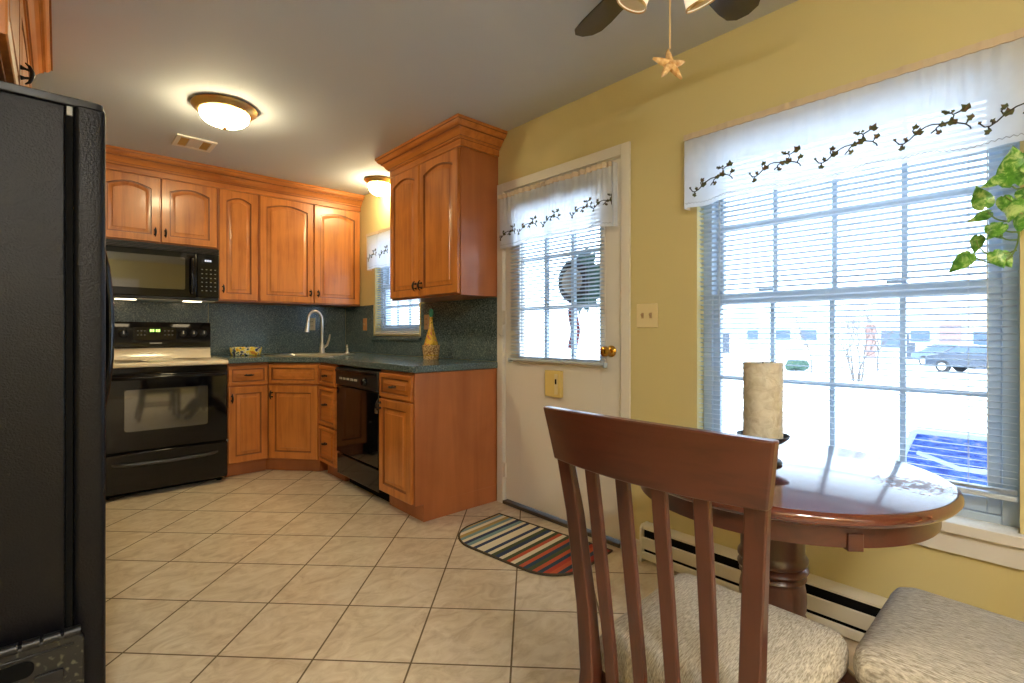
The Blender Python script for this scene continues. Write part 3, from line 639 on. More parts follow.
# ------------------------------------------------------------------ items on the counter and walls
t = thing('bowl', 'oval painted fruit-pattern bowl on the counter beside the stove', 'bowl', (1.196, 4.66, .9275))
mb = MB(); mb.lathe([(.001,.0),(.108,.0),(.114,.005),(.121,.035),(.127,.066),(.124,.070),(.119,.066),(.112,.02),(.104,.010),(.001,.010)], n=40); mb.build('dish', bowlm, t)
mb = MB(); mb.lathe([(.001,.011),(.100,.0115),(.100,.0125),(.001,.0125)], n=28); mb.build('inner_glaze', potm, t)
t = thing('oil_bottle', 'decorative oil bottle in a wicker basket on the counter', 'bottle', (2.03, 3.075, .9275))
mb = MB(); mb.lathe([(.001,.012),(.048,.012),(.058,.03),(.058,.075),(.050,.12),(.036,.17),(.021,.22),(.014,.26),(.013,.295),(.016,.30),(.016,.308),(.001,.308)], n=24); mb.build('flask', oilm, t)
mb = MB(); mb.lathe([(.001,.0),(.052,.0),(.055,.006),(.060,.06),(.064,.095),(.066,.102),(.060,.103),(.058,.035),(.049,.0115),(.001,.0115)], n=24); mb.build('basket', wickerm, t)
mb = MB(); mb.lathe([(.001,.3085),(.010,.3085),(.010,.315),(.016,.325),(.018,.345),(.012,.365),(.001,.37)], n=16); mb.build('stopper', greenp, t)

def plate(name, label, cat, loc, rz, w, h, m, kind, group=None):
    t = thing(name, label, cat, loc, rz, group)          # local: faces -y
    MB().box(-w/2, w/2, -.007, -.0006, -h/2, h/2).build('cover_plate', m, t, bevel=.003)
    if kind == 'outlet':
        for s in (-1, 1):
            mb = MB(); mb.prism(rrect(-.016,.016,s*.021-.014,s*.021+.014,.006), -.0095, -.0072, 'y'); so_ = mb.build('socket', m, t)
            mb = MB(); mb.box(-.008,-.005,-.0102,-.0097,s*.021-.002,s*.021+.009); mb.box(.005,.008,-.0102,-.0097,s*.021-.002,s*.021+.009); mb.build('slots', dark, so_)
    else:
        for s in ((-1, 1) if w > .09 else (0,)):
            mb = MB(); mb.box(s*.023-.006, s*.023+.006, -.0095, -.0072, -.014, .014); mb.tube([(s*.023,-.009,-.002),(s*.023,-.018,.008)], [.006,.005], 8); mb.build('toggle', beigep, t)
    return t
plate('outlet_cover', 'white outlet behind the faucet', 'outlet', (1.834, YB-T, 1.205), 0, .075, .118, ivory, 'outlet')
plate('outlet_cover', 'oak-coloured switch plate left of the sink window', 'switch', (XR-T, 4.434, 1.20), -PI/2, .075, .118, oakp, 'switch')
plate('outlet_cover', 'beige outlet on the dark backsplash behind the oil bottle', 'outlet', (XR-T, 3.36, 1.205), -PI/2, .075, .118, beigep, 'outlet')
plate('light_switch', 'double light switch plate on yellow wall between door and big window', 'switch', (XR, 1.379, 1.206), -PI/2, .118, .12, ivory, 'switch')
t = thing('keypad_box', 'yellowed plastic box on the door under its blind', 'alarm box', (XR+.005, 2.0, .82), -PI/2)
MB().box(-.062, .062, -.030, -.0006, -.078, .078).build('case', yellowed, t, bevel=.005)
mb = MB(); mb.box(.02,.045,-.034,-.0306,-.06,.06); mb.build('side_strip', ivory, t, bevel=.002)
MB().box(.026,.038,-.0365,-.0343,.0,.03).build('button', dark, t, bevel=.001)

# ceiling vent
t = thing('ceiling_vent', 'white rectangular ceiling air vent above the stove cabinets', 'vent', (.703, 4.015, ZC), 0)
mb = MB(); w_, h_ = .118, .118
mb.box(-.118,.118,-.118,-.085,-.012,-.0006); mb.box(-.118,.118,.085,.118,-.012,-.0006); mb.box(-.118,-.09,-.085,.085,-.012,-.0006); mb.box(.09,.118,-.085,.085,-.012,-.0006); mb.box(-.04,.04,-.085,.085,-.010,-.0006)
mb.build('frame', white, t, bevel=.002)
for s in (-1, 1):
    x0, x1 = (-.089,-.041) if s < 0 else (.041,.089)
    bk = MB().box(x0, x1, -.084, .084, -.003, -.0008).build('backing', dark, t)
    mb = MB()
    for i in range(8): y = -.074+i*.021; mb.add([(x0,y,-.004),(x1,y,-.004),(x1,y+.012,-.010),(x0,y+.012,-.010),(x0,y+.001,-.0035),(x1,y+.001,-.0035),(x1,y+.013,-.0095),(x0,y+.013,-.0095)], [(0,1,2,3),(7,6,5,4),(0,4,5,1),(1,5,6,2),(2,6,7,3),(3,7,4,0)])
    mb.build('louvres', brassa, t, smooth=0)

# ceiling lamps
def ceil_lamp(label, x, y, s, dp=1.0, gm=None):
    t = thing('ceiling_lamp', label, 'lamp', (x, y, ZC))
    mb = MB(); mb.lathe([(.001,-.0006),(.165*s,-.0006),(.172*s,-.008),(.168*s,-.018),(.155*s,-.026),(.150*s,-.036),(.138*s,-.042),(.128*s,-.042),(.128*s,-.03),(.001,-.03)], n=44); mb.build('pan', brassa, t)
    mb = MB(); mb.lathe([(.126*s,-.032),(.130*s,-.044),(.128*s,-.044-.012*dp),(.122*s,-.044-.028*dp),(.104*s,-.044-.046*dp),(.07*s,-.044-.060*dp),(.035*s,-.044-.068*dp),(.001,-.044-.070*dp)], n=44); mb.build('glass_shade', gm or lampglass, t)
    mb = MB(); zf = -.044-.068*dp; mb.lathe([(.001,zf),(.010,zf-.003),(.013,zf-.011),(.008,zf-.021),(.001,zf-.024)], n=14); mb.build('finial', brassa, t)
    return t
ceil_lamp('large lit dome lamp with brass rim in the open ceiling', .725, 3.262, 1.0)
ceil_lamp('small lit dome lamp over the sink, half behind the crown molding', 2.065, 3.93, .72, 1.35)
rl = ceil_lamp('added dome fill lamp on the ceiling, unseen, behind the viewer', -.25, -.95, 1.3, 1.2, fill_glass)  # added out of view to brighten the room
ceil_lamp('second added dome fill lamp on the ceiling, unseen, beside the rear white door', -.30, -1.95, 1.3, 1.2, fill_glass)  # added too, splits the fan blade shadow in two

# ------------------------------------------------------------------ ceiling fan
fyaw = math.radians(41.81)
FCX, FCY = 1.398, .79
t = thing('ceiling_fan', 'ceiling fan with dark blades and three lit shades over the table', 'ceiling fan', (FCX, FCY, ZC))
mb = MB(); mb.lathe([(.001,-.0006),(.085,-.0006),(.088,-.02),(.078,-.035),(.075,-.05),(.11,-.06),(.122,-.08),(.122,-.12),(.105,-.15),(.07,-.165),(.06,-.185),(.062,-.20),(.05,-.215),(.001,-.22)], n=36); mb.build('motor', bronze, t)
def cdir(deg):      # angle measured from the camera's forward direction, clockwise
    a = fyaw + math.radians(deg); return math.sin(a), math.cos(a)
for k in range(5):
    dx, dy = cdir(13.3+36+72*k); M = Matrix(((dx,-dy,0,0),(dy,dx,0,0),(0,0,1,0),(0,0,0,1)))
    mb = MB(); tilt = math.radians(-12)
    def strip_(pts, z0, z1): return [[(r, w, z0 + w*math.tan(tilt)) for r, w in pts], [(r, w, z1 + w*math.tan(tilt)) for r, w in pts]]
    out = [(.19,-.045),(.24,-.056),(.42,-.066),(.48,-.062),(.512,-.04),(.524,0),(.512,.04),(.48,.062),(.42,.066),(.24,.056),(.19,.045)]
    mb.loops(strip_(out, -.131, -.125)); mb.xf(M); bl = mb.build('blade', fanblade, t, bevel=.001)
    mb = MB(); mb.loops(strip_([(.10,-.016),(.17,-.018),(.20,-.034),(.27,-.036),(.28,0),(.27,.036),(.20,.034),(.17,.018),(.10,.016)], -.1245, -.120)); mb.xf(M); mb.build('blade_iron', brassa, bl)
for k in (-60, 60, 180):
    dx, dy = cdir(k); M = Matrix(((dx,-dy,0,0),(dy,dx,0,0),(0,0,1,0),(0,0,0,1)))
    arm = MB().tube([tuple(M @ Vector(p)) for p in ((.03,0,-.205),(.065,0,-.205),(.085,0,-.195))], .010, 8).build('lamp_arm', brassa, t)
    A = M @ Matrix.Translation((.085, 0, -.185)) @ Matrix.Rotation(math.radians(-26), 4, 'Y')
    mb = MB(); mb.lathe([(.020,0),(.030,-.006),(.040,-.03),(.045,-.065),(.048,-.100),(.045,-.100),(.042,-.065),(.037,-.03),(.027,-.010),(.018,-.004)], n=24, M=A)
    sh = mb.build('lamp_shade', shadeglass, t)
    mb = MB(); mb.lathe([(.001,-.012),(.013,-.014),(.015,-.03),(.026,-.052),(.028,-.066),(.02,-.082),(.001,-.088)], n=16, M=A); mb.build('light_bulb', bulb, t)
    mb = MB(); mb.lathe([(.0485,-.094),(.0505,-.097),(.0505,-.102),(.0485,-.104),(.046,-.102),(.046,-.097)], n=24, M=A); mb.build('shade_rim', brassa, sh)
px, py = 1.503*math.sin(fyaw)+.4985*math.cos(fyaw)-FCX, 1.503*math.cos(fyaw)-.4985*math.sin(fyaw)-FCY
pc = MB().tube([(px*.6,py*.6,-.215),(px,py,-.25),(px,py,-.465)], .0026, 8).build('pull_chain', cordm, t)
# starfish on the chain, facing the room diagonal
mb = MB(); n5 = 5; R0 = .056; pts = []
for i in range(40):
    a = 2*PI*i/40; u_ = abs(((a*5/(2*PI)) % 1)-.5)*2      # 1 at arm tips
    r = R0*(.33+.67*u_**1.8); pts.append((r*math.sin(a), r*math.cos(a)))
Ms = Matrix.Translation((px, py, -.512)) @ Matrix.Rotation(-fyaw+math.radians(12), 4, 'Z') @ Matrix.Rotation(math.radians(-14), 4, 'X')
mb.loops([[(x*.55,.006,z*.55) for x, z in pts],[(x,.005,z) for x, z in pts],[(x,-.003,z) for x, z in pts],[(x*.8,-.008,z*.8) for x, z in pts],[(x*.3,-.012,z*.3) for x, z in pts]]); mb.xf(Ms)
tag(mb.build('starfish_pendant', starm, pc, smooth=60), 'tan dried starfish')

# ------------------------------------------------------------------ blinds
def blind(name, label, xc, y0, y1, z0, z1, pitch, dep, tilt, stack=0):
    t = thing(name, label, 'blind', (xc, (y0+y1)/2, z0)); h = (y1-y0)/2; H = z1-z0
    MB().box(-.014, .014, -h, h, H-.03, H).build('headrail', blindw, t, bevel=.002)
    MB().box(-dep*.5, dep*.5, -h, h, 0, .016).build('bottom_rail', blindw, t, bevel=.003)
    mb = MB(); z = .022
    for i in range(stack): mb.box(-dep/2, dep/2, -h+.002, h-.002, z, z+.0012); z += .003
    z += pitch*.6
    ct, st_ = math.cos(tilt), math.sin(tilt)
    while z < H-.04:
        prof = [(-dep/2, 0),(-dep/4,.0014),(0,.002),(dep/4,.0014),(dep/2,0)]
        P_ = [(x*ct, z+zz+x*st_) for x, zz in prof] + [(x*ct, z+zz+x*st_-.0006) for x, zz in prof[::-1]]
        mb.prism([(x, zz) for x, zz in P_], -h+.002, h-.002, 'y') ; z += pitch
    mb.build('slats', blindw, t, smooth=0)
    mb = MB()
    for y in (-h*.78, 0, h*.78) if h > .45 else (-h*.7, h*.7):
        for x in (-dep/2-.0006, dep/2+.0006): mb.tube([(x,y,.01),(x,y,H-.02)], .0007, 4)
    mb.build('ladder_cords', blindw, t)
    return t
b1 = blind('window_blind', 'wide white mini blind hanging in the big dining window', XR+.016, WY0+.004, WY1-.004, .598, 1.985, .0215, .025, math.radians(-12), 4)
mb = MB(); mb.tube([(-.02, -.445, 1.36),(-.021,-.447,.05)], .0018, 6); mb.build('lift_cord', blindw, b1)
mb = MB(); mb.tube([(-.018, .41, 1.36),(-.019,.412,.55)], .004, 6); mb.build('tilt_wand', vinyl, b1)
b2 = blind('window_blind', 'white mini blind hanging over the entry door glass', XR-.022, 1.63, 2.368, .945, 1.985, .0215, .025, math.radians(-12), 3)
mb = MB(); mb.tube([(-.02,.24,1.0),(-.021,.24,.12)], .003, 6); mb.build('tilt_wand', vinyl, b2)
b2b = MB()
for y in (-.375, .372): b2b.box(-.012,.019,y-.004,y+.004,-.012,.014)
b2b.build('holddown_bracket', vinyl, b2)
b3 = blind('window_blind', 'white mini blind hanging in the sink window', XR+.014, KY0+.004, KY1-.004, 1.122, 1.995, .0215, .025, math.radians(-12), 3)

# ------------------------------------------------------------------ valances with embroidered ivy
MOTIF = [[(0,.14),(.06,.06),(.12,.05),(.2,.09),(.3,.18),(.42,.25),(.5,.27),(.62,.26),(.73,.27),(.81,.25),(.93,.2),(.99,.14),(1,.1)],
         [(.27,.19),(.25,.24),(.28,.28)],[(.62,.25),(.56,.2),(.57,.14)],[(.56,.18),(.49,.12)],[(.77,.3),(.79,.37),(.765,.41),(.71,.43),(.66,.46)],[(.79,.39),(.87,.42),(.93,.46)],[(.94,.2),(.97,.25),(1.04,.28)],[(.1,.05),(.11,-.01)],[(.15,.06),(.15,.11)],[(.2,.09),(.15,.10),(.14,.13)]]
MLEAF = [(.29,.29,.055),(.33,.18,.075),(.65,.24,.06),(.77,.26,.08),(.60,.12,.05),(.70,.43,.045),(.655,.46,.03),(.94,.45,.08),(1.0,.28,.06),(.10,-.03,.055),(.15,.12,.04),(.0,.15,.03),(.78,.44,.03)]
def valance(name, label, y0, y1, ztop, zbot, xo, motifs, mw, ret, seed, gath=.006, wav=.35):
    """cloth hangs at x = XR-xo; y0<y1"""
    t = thing(name, label, 'valance', (XR, (y0+y1)/2, ztop)); rd = random.Random(seed); oy = (y0+y1)/2; h = (y1-y0)/2; H = ztop-zbot
    ph = [rd.uniform(0, 6.28) for _ in range(6)]
    def X(y, z):      # z measured down 0..H
        k = min(1, z/.05); a = gath*(1-.3*k)*math.sin(y*150+ph[0]+2*math.sin(y*17)) * max(0, 1-z/(H*.7))
        b_ = wav*.02*(.3+.7*z/H)*(math.sin(y*22+ph[1])+.7*math.sin(y*41+ph[2])+.4*math.sin(y*9+ph[3])); return -xo + a + b_
    def dz(y): return .006*math.sin(y*13+ph[4])+.004*math.sin(y*37+ph[5])
    nx_ = int((y1-y0)/.005); nz = 22; vs = []; fs = []
    cols = [(-h+2*h*i/nx_) for i in range(nx_+1)]
    for i, y in enumerate(cols):
        for j in range(nz+1): z = H*j/nz; vs.append((X(y,z), y, -z + (dz(y)*z/H)))
    for i in range(nx_):
        for j in range(nz): a = i*(nz+1)+j; fs.append((a,a+1,a+nz+2,a+nz+1))
    # returns to the wall at both ends
    for y, i in ((-h,0),(h,nx_)):
        k = len(vs)
        for j in range(nz+1):
            z = H*j/nz; xx = X(y,z)
            for q in range(1, 5): vs.append((xx+(-.004-xx)*q/4, y+(.012 if y>0 else -.012)*math.sin(q/4*PI)*.6, -z+dz(y)*z/H))
        for j in range(nz):
            ro = lambda j_, q: (i*(nz+1)+j_) if q == 0 else k+j_*4+q-1
            for q in range(4): fs.append((ro(j,q),ro(j+1,q),ro(j+1,q+1),ro(j,q+1)))
    me = MB(); me.add(vs, fs); o = me.build('cloth', sheer, t, smooth=180, fix=False)
    mb = MB()
    zz = -.010
    def ring(y): 
        x = X(y, .02)-.002; return [(x-.004,y,zz-.014),(x+.010,y,zz-.014),(x+.010,y,zz+.012),(x-.004,y,zz+.012)]
    mb.loops([ring(-h+2*h*i/120) for i in range(121)]); mb.build('rod_pocket', rodm, t, smooth=60)
    ms, ml = MB(), MB()
    for mc, mz, flip in motifs:
        def W_(s, q):
            y = (mc-oy) - (s-.5)*mw; z = (ztop-mz) - (q-.2)*mw
            y = max(-h+.003, min(h-.003, y)); return Vector((X(y, z)-.0022, y, -z+dz(y)*z/H))
        for path in MOTIF: ms.tube([W_(s, q) for s, q in path], .0022, 5)
        for s, q, r in MLEAF:
            a0 = rd.uniform(-.9,.9); P_ = []
            sh = [(0,1.1),(.26,.62),(.42,.38),(.85,.36),(.72,-.12),(.45,-.55),(.0,-.42),(-.45,-.55),(-.72,-.12),(-.85,.36),(-.42,.38),(-.26,.62)]
            for u_, v_ in sh: P_.append(W_(s+r*1.15*(u_*math.cos(a0)-v_*math.sin(a0)), q+r*1.15*(u_*math.sin(a0)+v_*math.cos(a0))))
            l2 = [p + Vector((-.0016,0,0)) for p in P_]; ml.loops([P_, l2])
    hs = MB(); nn = int((y1-y0)/.008)
    def HP(i): y = -h+.006+(2*h-.012)*i/nn; z = H-.016-(.006 if i % 2 else 0); return Vector((X(y,z)-.0018, y, -z+dz(y)*z/H))
    hs.tube([HP(i) for i in range(nn+1)], .0011, 4); hs.build('hem_stitch', hemt, t)
    ms.build('embroidered_stems', stemt, t); ml.build('embroidered_leaves', ivym, t, smooth=0)
    return t
valance('valance', 'wide sheer white ivy-embroidered valance over the dining window', .035, 1.150, 2.018, 1.690, .060, [(1.025,1.785,0),(.765,1.785,0),(.525,1.785,0),(.285,1.785,0),(.075,1.785,0)], .19, 1, 3, .003, .10)
valance('valance', 'sheer white ivy-embroidered valance over the entry door glass', 1.555, 2.430, 2.008, 1.672, .060, [(2.36,1.76,0),(2.17,1.77,0),(1.98,1.78,0),(1.76,1.80,0),(1.60,1.80,0)], .155, 1, 8, .010, .55)
valance('valance', 'small sheer white ivy valance over the sink window', 3.46, 4.300, 2.030, 1.700, .060, [(4.20,1.82,0),(3.98,1.83,0),(3.74,1.82,0),(3.55,1.82,0)], .17, 1, 5, .005, .2)

# ------------------------------------------------------------------ baseboard heater
t = thing('baseboard_heater', 'long white baseboard heater under the dining window', 'heater', (XR-.001, 1.382, 0))
Lh = 2.6
mb = MB(); mb.prism([(-.012,.006),(0,.006),(0,.180),(-.012,.180)], -Lh, -.012, 'y'); mb.build('back_plate', enamel, t)
mb = MB(); mb.prism([(-.0125,.176),(-.0125,.180),(-.040,.180),(-.056,.168),(-.056,.160),(-.052,.160),(-.038,.175)], -Lh, -.012, 'y'); mb.build('top_cover', enamel, t)
mb = MB(); mb.prism([(-.050,.074),(-.062,.068),(-.065,.072),(-.065,.122),(-.060,.126),(-.050,.120)], -Lh, -.012, 'y'); mb.build('front_panel', enamel, t)
mb = MB(); mb.prism([(-.0125,.014),(-.055,.014),(-.060,.020),(-.060,.048),(-.055,.053),(-.050,.05),(-.045,.02),(-.0125,.02)], -Lh, -.012, 'y'); mb.build('lower_rail', enamel, t)
mb = MB(); mb.prism([(-.0125,.021),(-.043,.021),(-.043,.16),(-.0125,.16)], -Lh, -.013, 'y'); mb.build('heating_fins', dark, t)
mb = MB(); mb.prism([(.0,.0),(-.066,.0),(-.066,.166),(-.050,.182),(.0,.182)], -.0115, 0, 'y'); mb.build('end_cap', enamel, t, bevel=.003)
mb = MB(); mb.prism([(.0,.0),(-.066,.0),(-.066,.166),(-.050,.182),(.0,.182)], -Lh-.0125, -Lh-.001, 'y'); mb.build('end_cap', enamel, t, bevel=.003)

# ------------------------------------------------------------------ striped half-round mat
t = thing('door_mat', 'striped half-round mat on the tiles before the door', 'rug', (1.838, 1.895, 0), math.radians(6.5))
pl = []
for cx, cy, r, a0, a1 in ((.212,.385,.012,0,PI/2),(-.01,.175,.215,PI/2,PI),(-.01,-.175,.215,PI,3*PI/2),(.212,-.385,.012,-PI/2,0)):
    for i in range(9): a = a0+(a1-a0)*i/8; pl.append((cx+r*math.cos(a), cy+r*math.sin(a)))
pl = [(.228,.39)] + [(-.02+.205*math.cos(PI/2+PI/2*i/10), .185+.205*math.sin(PI/2+PI/2*i/10)) for i in range(11)] + [(-.02+.205*math.cos(PI+PI/2*i/10), -.185+.205*math.sin(PI+PI/2*i/10)) for i in range(11)] + [(.228,-.39)]
mb = MB(); mb.loops([[(x,y,.001) for x,y in pl],[(x,y,.008) for x,y in pl]]); mb.build('weave', strip, t, smooth=0)
mb = MB(); cl = pl+[pl[0]]; mb.tube([(x,y,.0062) for x,y in cl], .0062, 6); mb.build('binding', matedge, t)

# ------------------------------------------------------------------ table
TX, TY = 1.500, .545
t = thing('round_table', 'round cherry pedestal table with worn glossy top by the window', 'table', (TX, TY, 0))
mb = MB(); mb.lathe([(.001,.715),(.375,.715),(.386,.718),(.394,.724),(.400,.734),(.398,.742),(.392,.748),(.386,.750),(.001,.750)], n=96); mb.build('tabletop', table_wood, t, smooth=50)
mb = MB(); mb.lathe([(.345,.668),(.352,.665),(.360,.668),(.362,.7145),(.345,.7145)], n=80)
mb.f = [f for f in mb.f if len(f) == 4]; n_l = 80; mb.f += [(4*n_l+i, 4*n_l+(i+1)%n_l, (i+1)%n_l, i) for i in range(n_l)]
mb.build('apron', cherry_y, t)
for a in (225, 20):
    a = math.radians(a); M = Matrix.Rotation(a, 4, 'Z'); mb = MB().box(.20, .3655, -.016, .016, .662, .700); mb.xf(M); mb.build('leaf_support', cherry_y, t, bevel=.002)
mb = MB(); mb.lathe([(.001,.7145),(.12,.7145),(.12,.70),(.086,.695),(.083,.66),(.081,.512),(.084,.505),(.089,.497),(.089,.490),(.084,.483),(.078,.480),(.086,.474),(.090,.467),(.086,.459),(.078,.456),(.083,.450),(.085,.445),(.080,.438),(.079,.43),(.083,.41),(.085,.385),(.083,.36),(.077,.342),(.084,.336),(.088,.328),(.084,.320),(.078,.317),(.085,.311),(.087,.304),(.082,.298),(.088,.285),(.092,.26),(.088,.24),(.085,.12),(.07,.10),(.001,.10)], n=32)
mb.build('pedestal', cherry_z, t, smooth=50)
for k in range(4):
    mb = MB(); pr = [(.05,.12),(.05,.235),(.095,.25),(.16,.225),(.24,.15),(.31,.07),(.37,.045),(.385,.03),(.38,.0),(.32,.0),(.26,.035),(.19,.085),(.12,.125)]
    mb.prism(pr, -.027, .027, 'y'); mb.xf(Matrix.Rotation(PI/2*k+PI/4, 4, 'Z')); mb.build('foot', cherry_z, t, bevel=.006)

# candle on holder
t = thing('candle_holder', 'dark metal pedestal dish holding the candle on the table', 'candle holder', (1.500, .570, .7505))
mb = MB(); mb.lathe([(.001,0),(.048,0),(.050,.004),(.046,.010),(.018,.016),(.010,.024),(.012,.034),(.020,.040),(.012,.046),(.018,.052),(.050,.060),(.066,.074),(.0695,.080),(.066,.080),(.056,.066),(.001,.064)], n=36); mb.build('dish', iron, t)
t = thing('candle', 'thick cream pillar candle in the dark holder', 'candle', (1.500, .570, .7505+.0668))
n_ = 40; ls = []
rd = random.Random(2)
for j in range(24):
    z = j/23*.218; ls.append([((.051+.0016*mnoise.noise(Vector((math.cos(2*PI*i/n_)*5, math.sin(2*PI*i/n_)*5, z*60))))*math.cos(2*PI*i/n_), (.051+.0016*mnoise.noise(Vector((math.cos(2*PI*i/n_)*5, math.sin(2*PI*i/n_)*5, z*60))))*math.sin(2*PI*i/n_), z) for i in range(n_)])
ls.append([(.040*math.cos(2*PI*i/n_), .040*math.sin(2*PI*i/n_), .216) for i in range(n_)]); ls.append([(.02*math.cos(2*PI*i/n_), .02*math.sin(2*PI*i/n_), .212) for i in range(n_)])
mb = MB(); mb.loops(ls); mb.build('wax', waxm, t)
MB().tube([(0,0,.211),(.001,0,.220),(.003,0,.226)], .0013, 6).build('wick', dark, t)

# ------------------------------------------------------------------ dining chairs
def make_chair(label, loc, rz):
    t = thing('dining_chair', label, 'chair', loc, rz, None)        # faces +x
    # cushion
    def plan(s, bulge=0):
        pts = []; xr, xf2, wr, wf = -.165, .246, .172, .198
        base = [(xf2,-wf),(xf2,wf),(xr,wr),(xr,-wr)]; r = .040; n = 6
        for i in range(4):
            p = Vector(base[i]); a = (Vector(base[i-1])-p).normalized(); b = (Vector(base[(i+1)%4])-p).normalized()
            p0, p1 = p+a*r, p+b*r
            for k in range(n+1):
                u_ = k/n; q = p0*(1-u_)**2 + p*2*u_*(1-u_) + p1*u_**2; pts.append(q)
            nxt = Vector(base[(i+1)%4]); pe = nxt + (p-nxt).normalized()*r
            for k in range(1, 6): pts.append(p1.lerp(pe, k/6))
        c_ = Vector((.015,0)); return [c_+(q-c_)*s for q in pts]
    mb = MB(); mb.loops([[(q[0],q[1],z) for q in plan(s)] for s, z in ((.95,.412),(.985,.418),(1.0,.434),(1.0,.456),(.985,.472),(.95,.485),(.88,.495),(.75,.502),(.5,.507),(.2,.509),(.03,.509))]); mb.build('seat', fab, t, smooth=60)
    mb = MB(); mb.box(.150,.185,-.165,.165,.345,.4115); mb.box(-.165,-.140,-.13,.13,.345,.4115)
    mb.add([(-.16,.135,.345),(.16,.172,.345),(.16,.192,.345),(-.16,.155,.345),(-.16,.135,.4115),(.16,.172,.4115),(.16,.192,.4115),(-.16,.155,.4115)],[(0,3,2,1),(4,5,6,7),(0,1,5,4),(1,2,6,5),(2,3,7,6),(3,0,4,7)])
    mb.add([(-.16,-.155,.345),(.16,-.192,.345),(.16,-.172,.345),(-.16,-.135,.345),(-.16,-.155,.4115),(.16,-.192,.4115),(.16,-.172,.4115),(-.16,-.135,.4115)],[(0,3,2,1),(4,5,6,7),(0,1,5,4),(1,2,6,5),(2,3,7,6),(3,0,4,7)])
    mb.build('seat_apron', cherry_y, t, bevel=.002)
    for s in (-1, 1):
        MB().bar([(.168,s*.178,0),(.168,s*.178,.2),(.168,s*.178,.411)], [.03,.036,.040], [.03,.036,.040]).build('front_leg', cherry_z, t, bevel=.003)
        MB().bar([(-.255,s*.168,0),(-.212,s*.158,.22),(-.186,s*.156,.43),(-.190,s*.165,.56),(-.210,s*.178,.75),(-.230,s*.189,.872)], [.030,.033,.034,.034,.034,.034], [.028,.034,.034,.028,.022,.018]).build('back_post', cherry_z, t, bevel=.003)
        MB().bar([(.0,0,0),(0,0,.34)], .018, .018).xf(Matrix.Translation((-.20, s*.158, .19)) @ Matrix.Rotation(PI/2, 4, 'Y')).build('side_stretcher', cherry_y, t, bevel=.002)
    for k in range(4):
        y0 = -.100+.200*k/3; y1 = y0*1.10; 
        bow = lambda y: .022*(1-(y/.22)**2)
        MB().bar([(-.180-.2*bow(y0),y0,.375),(-.187-.5*bow(y0),y0*1.02,.50),(-.200-.9*bow(y0),y0*1.06,.66),(-.215-1.0*bow(y1),y0*1.08,.78),(-.230-.9*bow(y1),y1,.872)], [.024,.026,.027,.027,.027], .012).build('back_slat', cherry_z, t, bevel=.002)
    # crest rail: bowed, flaring
    N_ = 25; ls = []
    for i in range(N_):
        s = -1+2*i/(N_-1); sec = []
        for z, wv_, d in ((.862,.207,-.232),(.915,.215,-.240),(.968,.223,-.249)):
            sec.append((d-.027*(1-s*s)-.011, s*wv_, z+.004*(1-s*s)*(1 if z > .95 else -.5)))
        for z, wv_, d in ((.968,.223,-.249),(.915,.215,-.240),(.862,.207,-.232)):
            sec.append((d-.027*(1-s*s)+.011, s*wv_, z+.004*(1-s*s)*(1 if z > .95 else -.5)))
        ls.append(sec)
    MB().loops(ls).build('crest_rail', cherry_y, t, bevel=.003, smooth=50)
    return t
ch = make_chair('slat-back dining chair with oatmeal seat seen from behind in front of the table', (1.003, .490, 0), 0)
c2 = dup(ch); c2.location = (1.366, .036, 0); c2.rotation_euler = (0,0,PI/2); c2.scale = (1,1,1.022)
c2['label'] = 'dining chair cut by the bottom corner, only its oatmeal seat showing under the window'

# ------------------------------------------------------------------ hanging pothos
PX, PY, PZ = 2.02, -.035, 1.50
t = thing('hanging_plant', 'trailing variegated pothos hanging before the window\'s side edge', 'plant', (PX, PY, PZ))
mb = MB(); mb.lathe([(.001,0),(.075,0),(.08,.01),(.098,.12),(.104,.13),(.098,.13),(.09,.115),(.001,.11)], n=32); mb.build('pot', potm, t)
mb = MB(); mb.lathe([(.001,.118),(.089,.118),(.089,.112),(.001,.112)], n=28); mb.build('soil', soilm, t)
mb = MB()
for k in range(3): a = 2*PI*k/3+.4; mb.tube([(.10*math.cos(a),.10*math.sin(a),.125),(0,0,.55)], .0015, 5)
mb.tube([(0,0,.55),(0,0,ZC-PZ-.001)], .002, 5); mb.build('hanger', cordm, t)
def heart(c, tip, nrm, L_, mb):
    c = Vector(c); d = Vector(tip).normalized(); n = Vector(nrm); n = (n-d*n.dot(d)).normalized(); s = d.cross(n)
    prof = [(-.10,.08),(-.05,.24),(.08,.34),(.28,.37),(.50,.31),(.72,.19),(.90,.07),(1.0,.0)]
    rows = [[c+d*(.0*L_)]]
    V = []; F = []
    mid = [c + d*(u_*L_) + n*(.06*L_*math.sin(u_*2.6)) for u_ in (-.02,.06,.16,.32,.52,.73,.90,1.0)]
    for (u_, w_), m_ in zip(prof, mid):
        V += [c+d*(u_*L_)+s*(w_*L_)-n*(.05*L_), m_+s*(w_*.5*L_)*.5+n*.01*L_, m_, m_-s*(w_*.5*L_)*.5+n*.01*L_, c+d*(u_*L_)-s*(w_*L_)-n*(.05*L_)]
    for i in range(len(prof)-1):
        for j in range(4): a = i*5+j; F.append((a,a+1,a+6,a+5))
    k = len(V); V2 = [v - n*.0012 for v in V]; V += V2
    F2 = [tuple(x+k for x in f[::-1]) for f in F]
    mb.add(V, F+F2)
lv, sv = MB(), MB()
def pt(u, v, X):      # helper in world metres: point on the plane x = X seen along pixel (u, v) -> local
    yaw = fyaw; r = Vector((math.cos(yaw),-math.sin(yaw),0)); fw_ = Vector((math.sin(yaw),math.cos(yaw),0))
    d = r*((u-504.5)/498.7)+fw_+Vector((0,0,1))*((332.85-v)/498.7); k = X/d.x; return Vector((0,0,1.12))+d*k-Vector((PX,PY,PZ))
